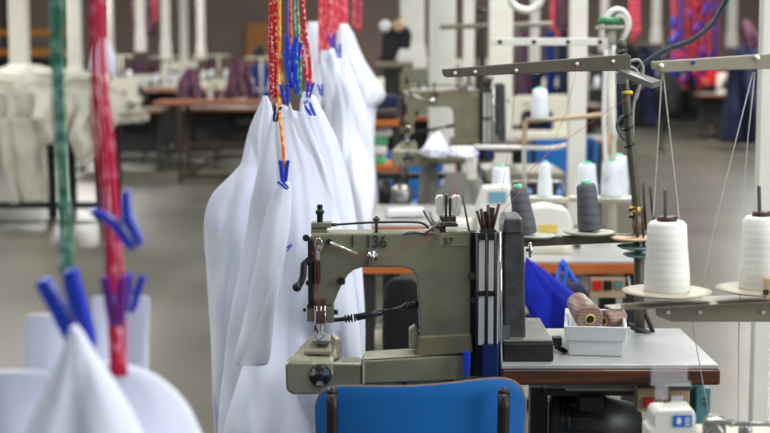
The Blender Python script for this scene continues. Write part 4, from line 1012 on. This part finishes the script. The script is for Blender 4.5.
tag(MB().cyl(P(440,27,8.6),P(552,24,8.6),.014).build('hanging_rail','olive'),'thin dark olive rail running across between the tall posts','rail')
# ---------------------------------------------------------------- people far away
def person(label,px,Y,H,top_m,low_m,skirt,face):
    x = X(px,Y); t = thing('person',label,'person',(x,Y,0)); s = H/1.65
    me = bpy.data.meshes.new('body')
    J = {'pel':(0,0,.92,.12),'wst':(0,0,1.05,.105),'chs':(0,0,1.25,.125),'nek':(0,0,1.40,.05),'hd0':(0,-.01,1.46,.065),'hd':(0,-.01,1.54,.085),'hd2':(0,0,1.60,.06)}
    for sgn,n in ((-1,'l'),(1,'r')):
        J.update({'sh'+n:(sgn*.16,0,1.34,.055),'el'+n:(sgn*.21,-.02,1.07,.04),'wr'+n:(sgn*.17,-.2,.97,.027),'ha'+n:(sgn*.15,-.27,.96,.03),
                  'hp'+n:(sgn*.09,0,.86,.09),'kn'+n:(sgn*.095,-.01,.48,.055),'an'+n:(sgn*.095,.01,.09,.036),'to'+n:(sgn*.10,-.14,.035,.03)})
    E = [('pel','wst'),('wst','chs'),('chs','nek'),('nek','hd0'),('hd0','hd'),('hd','hd2')]
    for n in 'lr': E += [('chs','sh'+n),('sh'+n,'el'+n),('el'+n,'wr'+n),('wr'+n,'ha'+n),('pel','hp'+n),('hp'+n,'kn'+n),('kn'+n,'an'+n),('an'+n,'to'+n)]
    ks = list(J); rot = Matrix.Rotation(face,3,'Z')
    me.from_pydata([tuple(rot@(V(J[k][:3])*s)) for k in ks],[(ks.index(a),ks.index(b)) for a,b in E],[])
    o = bpy.data.objects.new('body',me); COL.objects.link(o); o.parent = t
    sk = o.modifiers.new('skin','SKIN'); me.skin_vertices.new() if not me.skin_vertices else None
    for i,k in enumerate(ks): me.skin_vertices[0].data[i].radius = (J[k][3]*s,J[k][3]*s*.85)
    me.skin_vertices[0].data[0].use_root = True
    o.modifiers.new('sub','SUBSURF').levels = 1; me.materials.append(M['skin']); WL[o.as_pointer()]=V((x,Y,0))
    def rg(z,a,b_,oy=0): return [V((x,Y,0))+rot@V((a*math.cos(q*PI/8)*s,oy+b_*math.sin(q*PI/8)*s,z*s)) for q in range(16)]
    MB().ring([rg(.84,.19,.14),rg(1.0,.17,.13),rg(1.2,.19,.14),rg(1.34,.18,.12),rg(1.41,.07,.07)]).build('top',top_m,t)
    for sg in (-1,1):
        g = lambda a: V((x,Y,0))+rot@(V(a)*s)
        MB().tube([g((sg*.155,0,1.35)),g((sg*.20,-.01,1.2)),g((sg*.215,-.02,1.07)),g((sg*.18,-.15,1.0))],.058*s,10).build('sleeve',top_m,t)
        if not skirt: MB().tube([g((sg*.09,0,.92)),g((sg*.095,-.01,.48)),g((sg*.095,.01,.08))],.082*s,10).build('trouser_leg',low_m,t)
        b = MB(); b.ring([[g((sg*.10+.045*math.cos(q*PI/5),-.06+.12*math.sin(q*PI/5),z)) for q in range(10)] for z in (.0,.05,.08)]); b.build('shoe','black',t)
    if skirt: MB().ring([rg(.95,.16,.13),rg(.8,.20,.16),rg(.52,.23,.18)]).build('skirt',low_m,t)
    MB().ring([rg(1.42,.05,.04,.05),rg(1.46,.09,.08,.03),rg(1.56,.098,.095,.015),rg(1.63,.085,.085,.01),rg(1.665,.03,.03,.01)]).build('hair','hair',t)
    b = MB(); g = lambda a: V((x,Y,0))+rot@(V(a)*s)
    b.lathe([(.001,-.012),(.012,0),(.001,.012)],g((0,-.095,1.52))); b.build('nose','skin',t)
    b = MB()
    for sg in (-1,1): b.lathe([(.001,-.008),(.009,0),(.001,.008)],g((sg*.032,-.083,1.545)))
    b.build('eyes','black',t)
    return t
person('person with dark hair in a blue top standing beyond the brown worktable',262,21,1.52,'navyblue','navy',False,PI*.8)
person('person with bare legs and dark skirt behind the red cord bundle',705,25.5,1.6,'red','black_matte',True,.3)
# ---------------------------------------------------------------- light
w = bpy.data.worlds.new('w'); SC.world = w; w.use_nodes = True
bg = w.node_tree.nodes['Background']; bg.inputs[0].default_value = (.86,.93,1.0,1); bg.inputs[1].default_value = .25
def area(name,loc,size,sy,power,col=(1,.98,.95),rot=(0,0,0)):
    l = bpy.data.lights.new(name,'AREA'); l.shape='RECTANGLE'; l.size=size; l.size_y=sy; l.energy=power; l.color=col
    o = bpy.data.objects.new(name,l); COL.objects.link(o); o.location=loc; o.rotation_euler=rot; return o
for (x,y,p) in ((-3,3,50),(1.2,2.2,55),(1.2,6.4,90),(-3,8,110),(3,11,150),(-5,15,190),(1,18,190),(6,22,220),(-5,25,240),(1,29,260)):
    area('ceiling_lamp',(x,y,3.9),.5,3.0,p*1.18)
area('window_light',(5.5,1.0,2.6),3,2,190,(.9,.95,1),(math.radians(70),0,math.radians(70)))
# ---------------------------------------------------------------- camera
cam = bpy.data.cameras.new('camera'); co = bpy.data.objects.new('camera',cam); COL.objects.link(co)
cam.sensor_width = 36; cam.lens = 36*FPX/770; co.location = (0,0,CAMZ); co.rotation_euler = (PI/2-PIT,0,0)
cam.dof.use_dof = True; cam.dof.focus_distance = 3.42; cam.dof.aperture_fstop = 3.6; cam.clip_end = 100
SC.camera = co
SC.view_settings.view_transform = 'Standard'; SC.view_settings.look = 'None'; SC.view_settings.exposure = .27; SC.view_settings.gamma = 1
SC.view_settings.use_curve_mapping = False
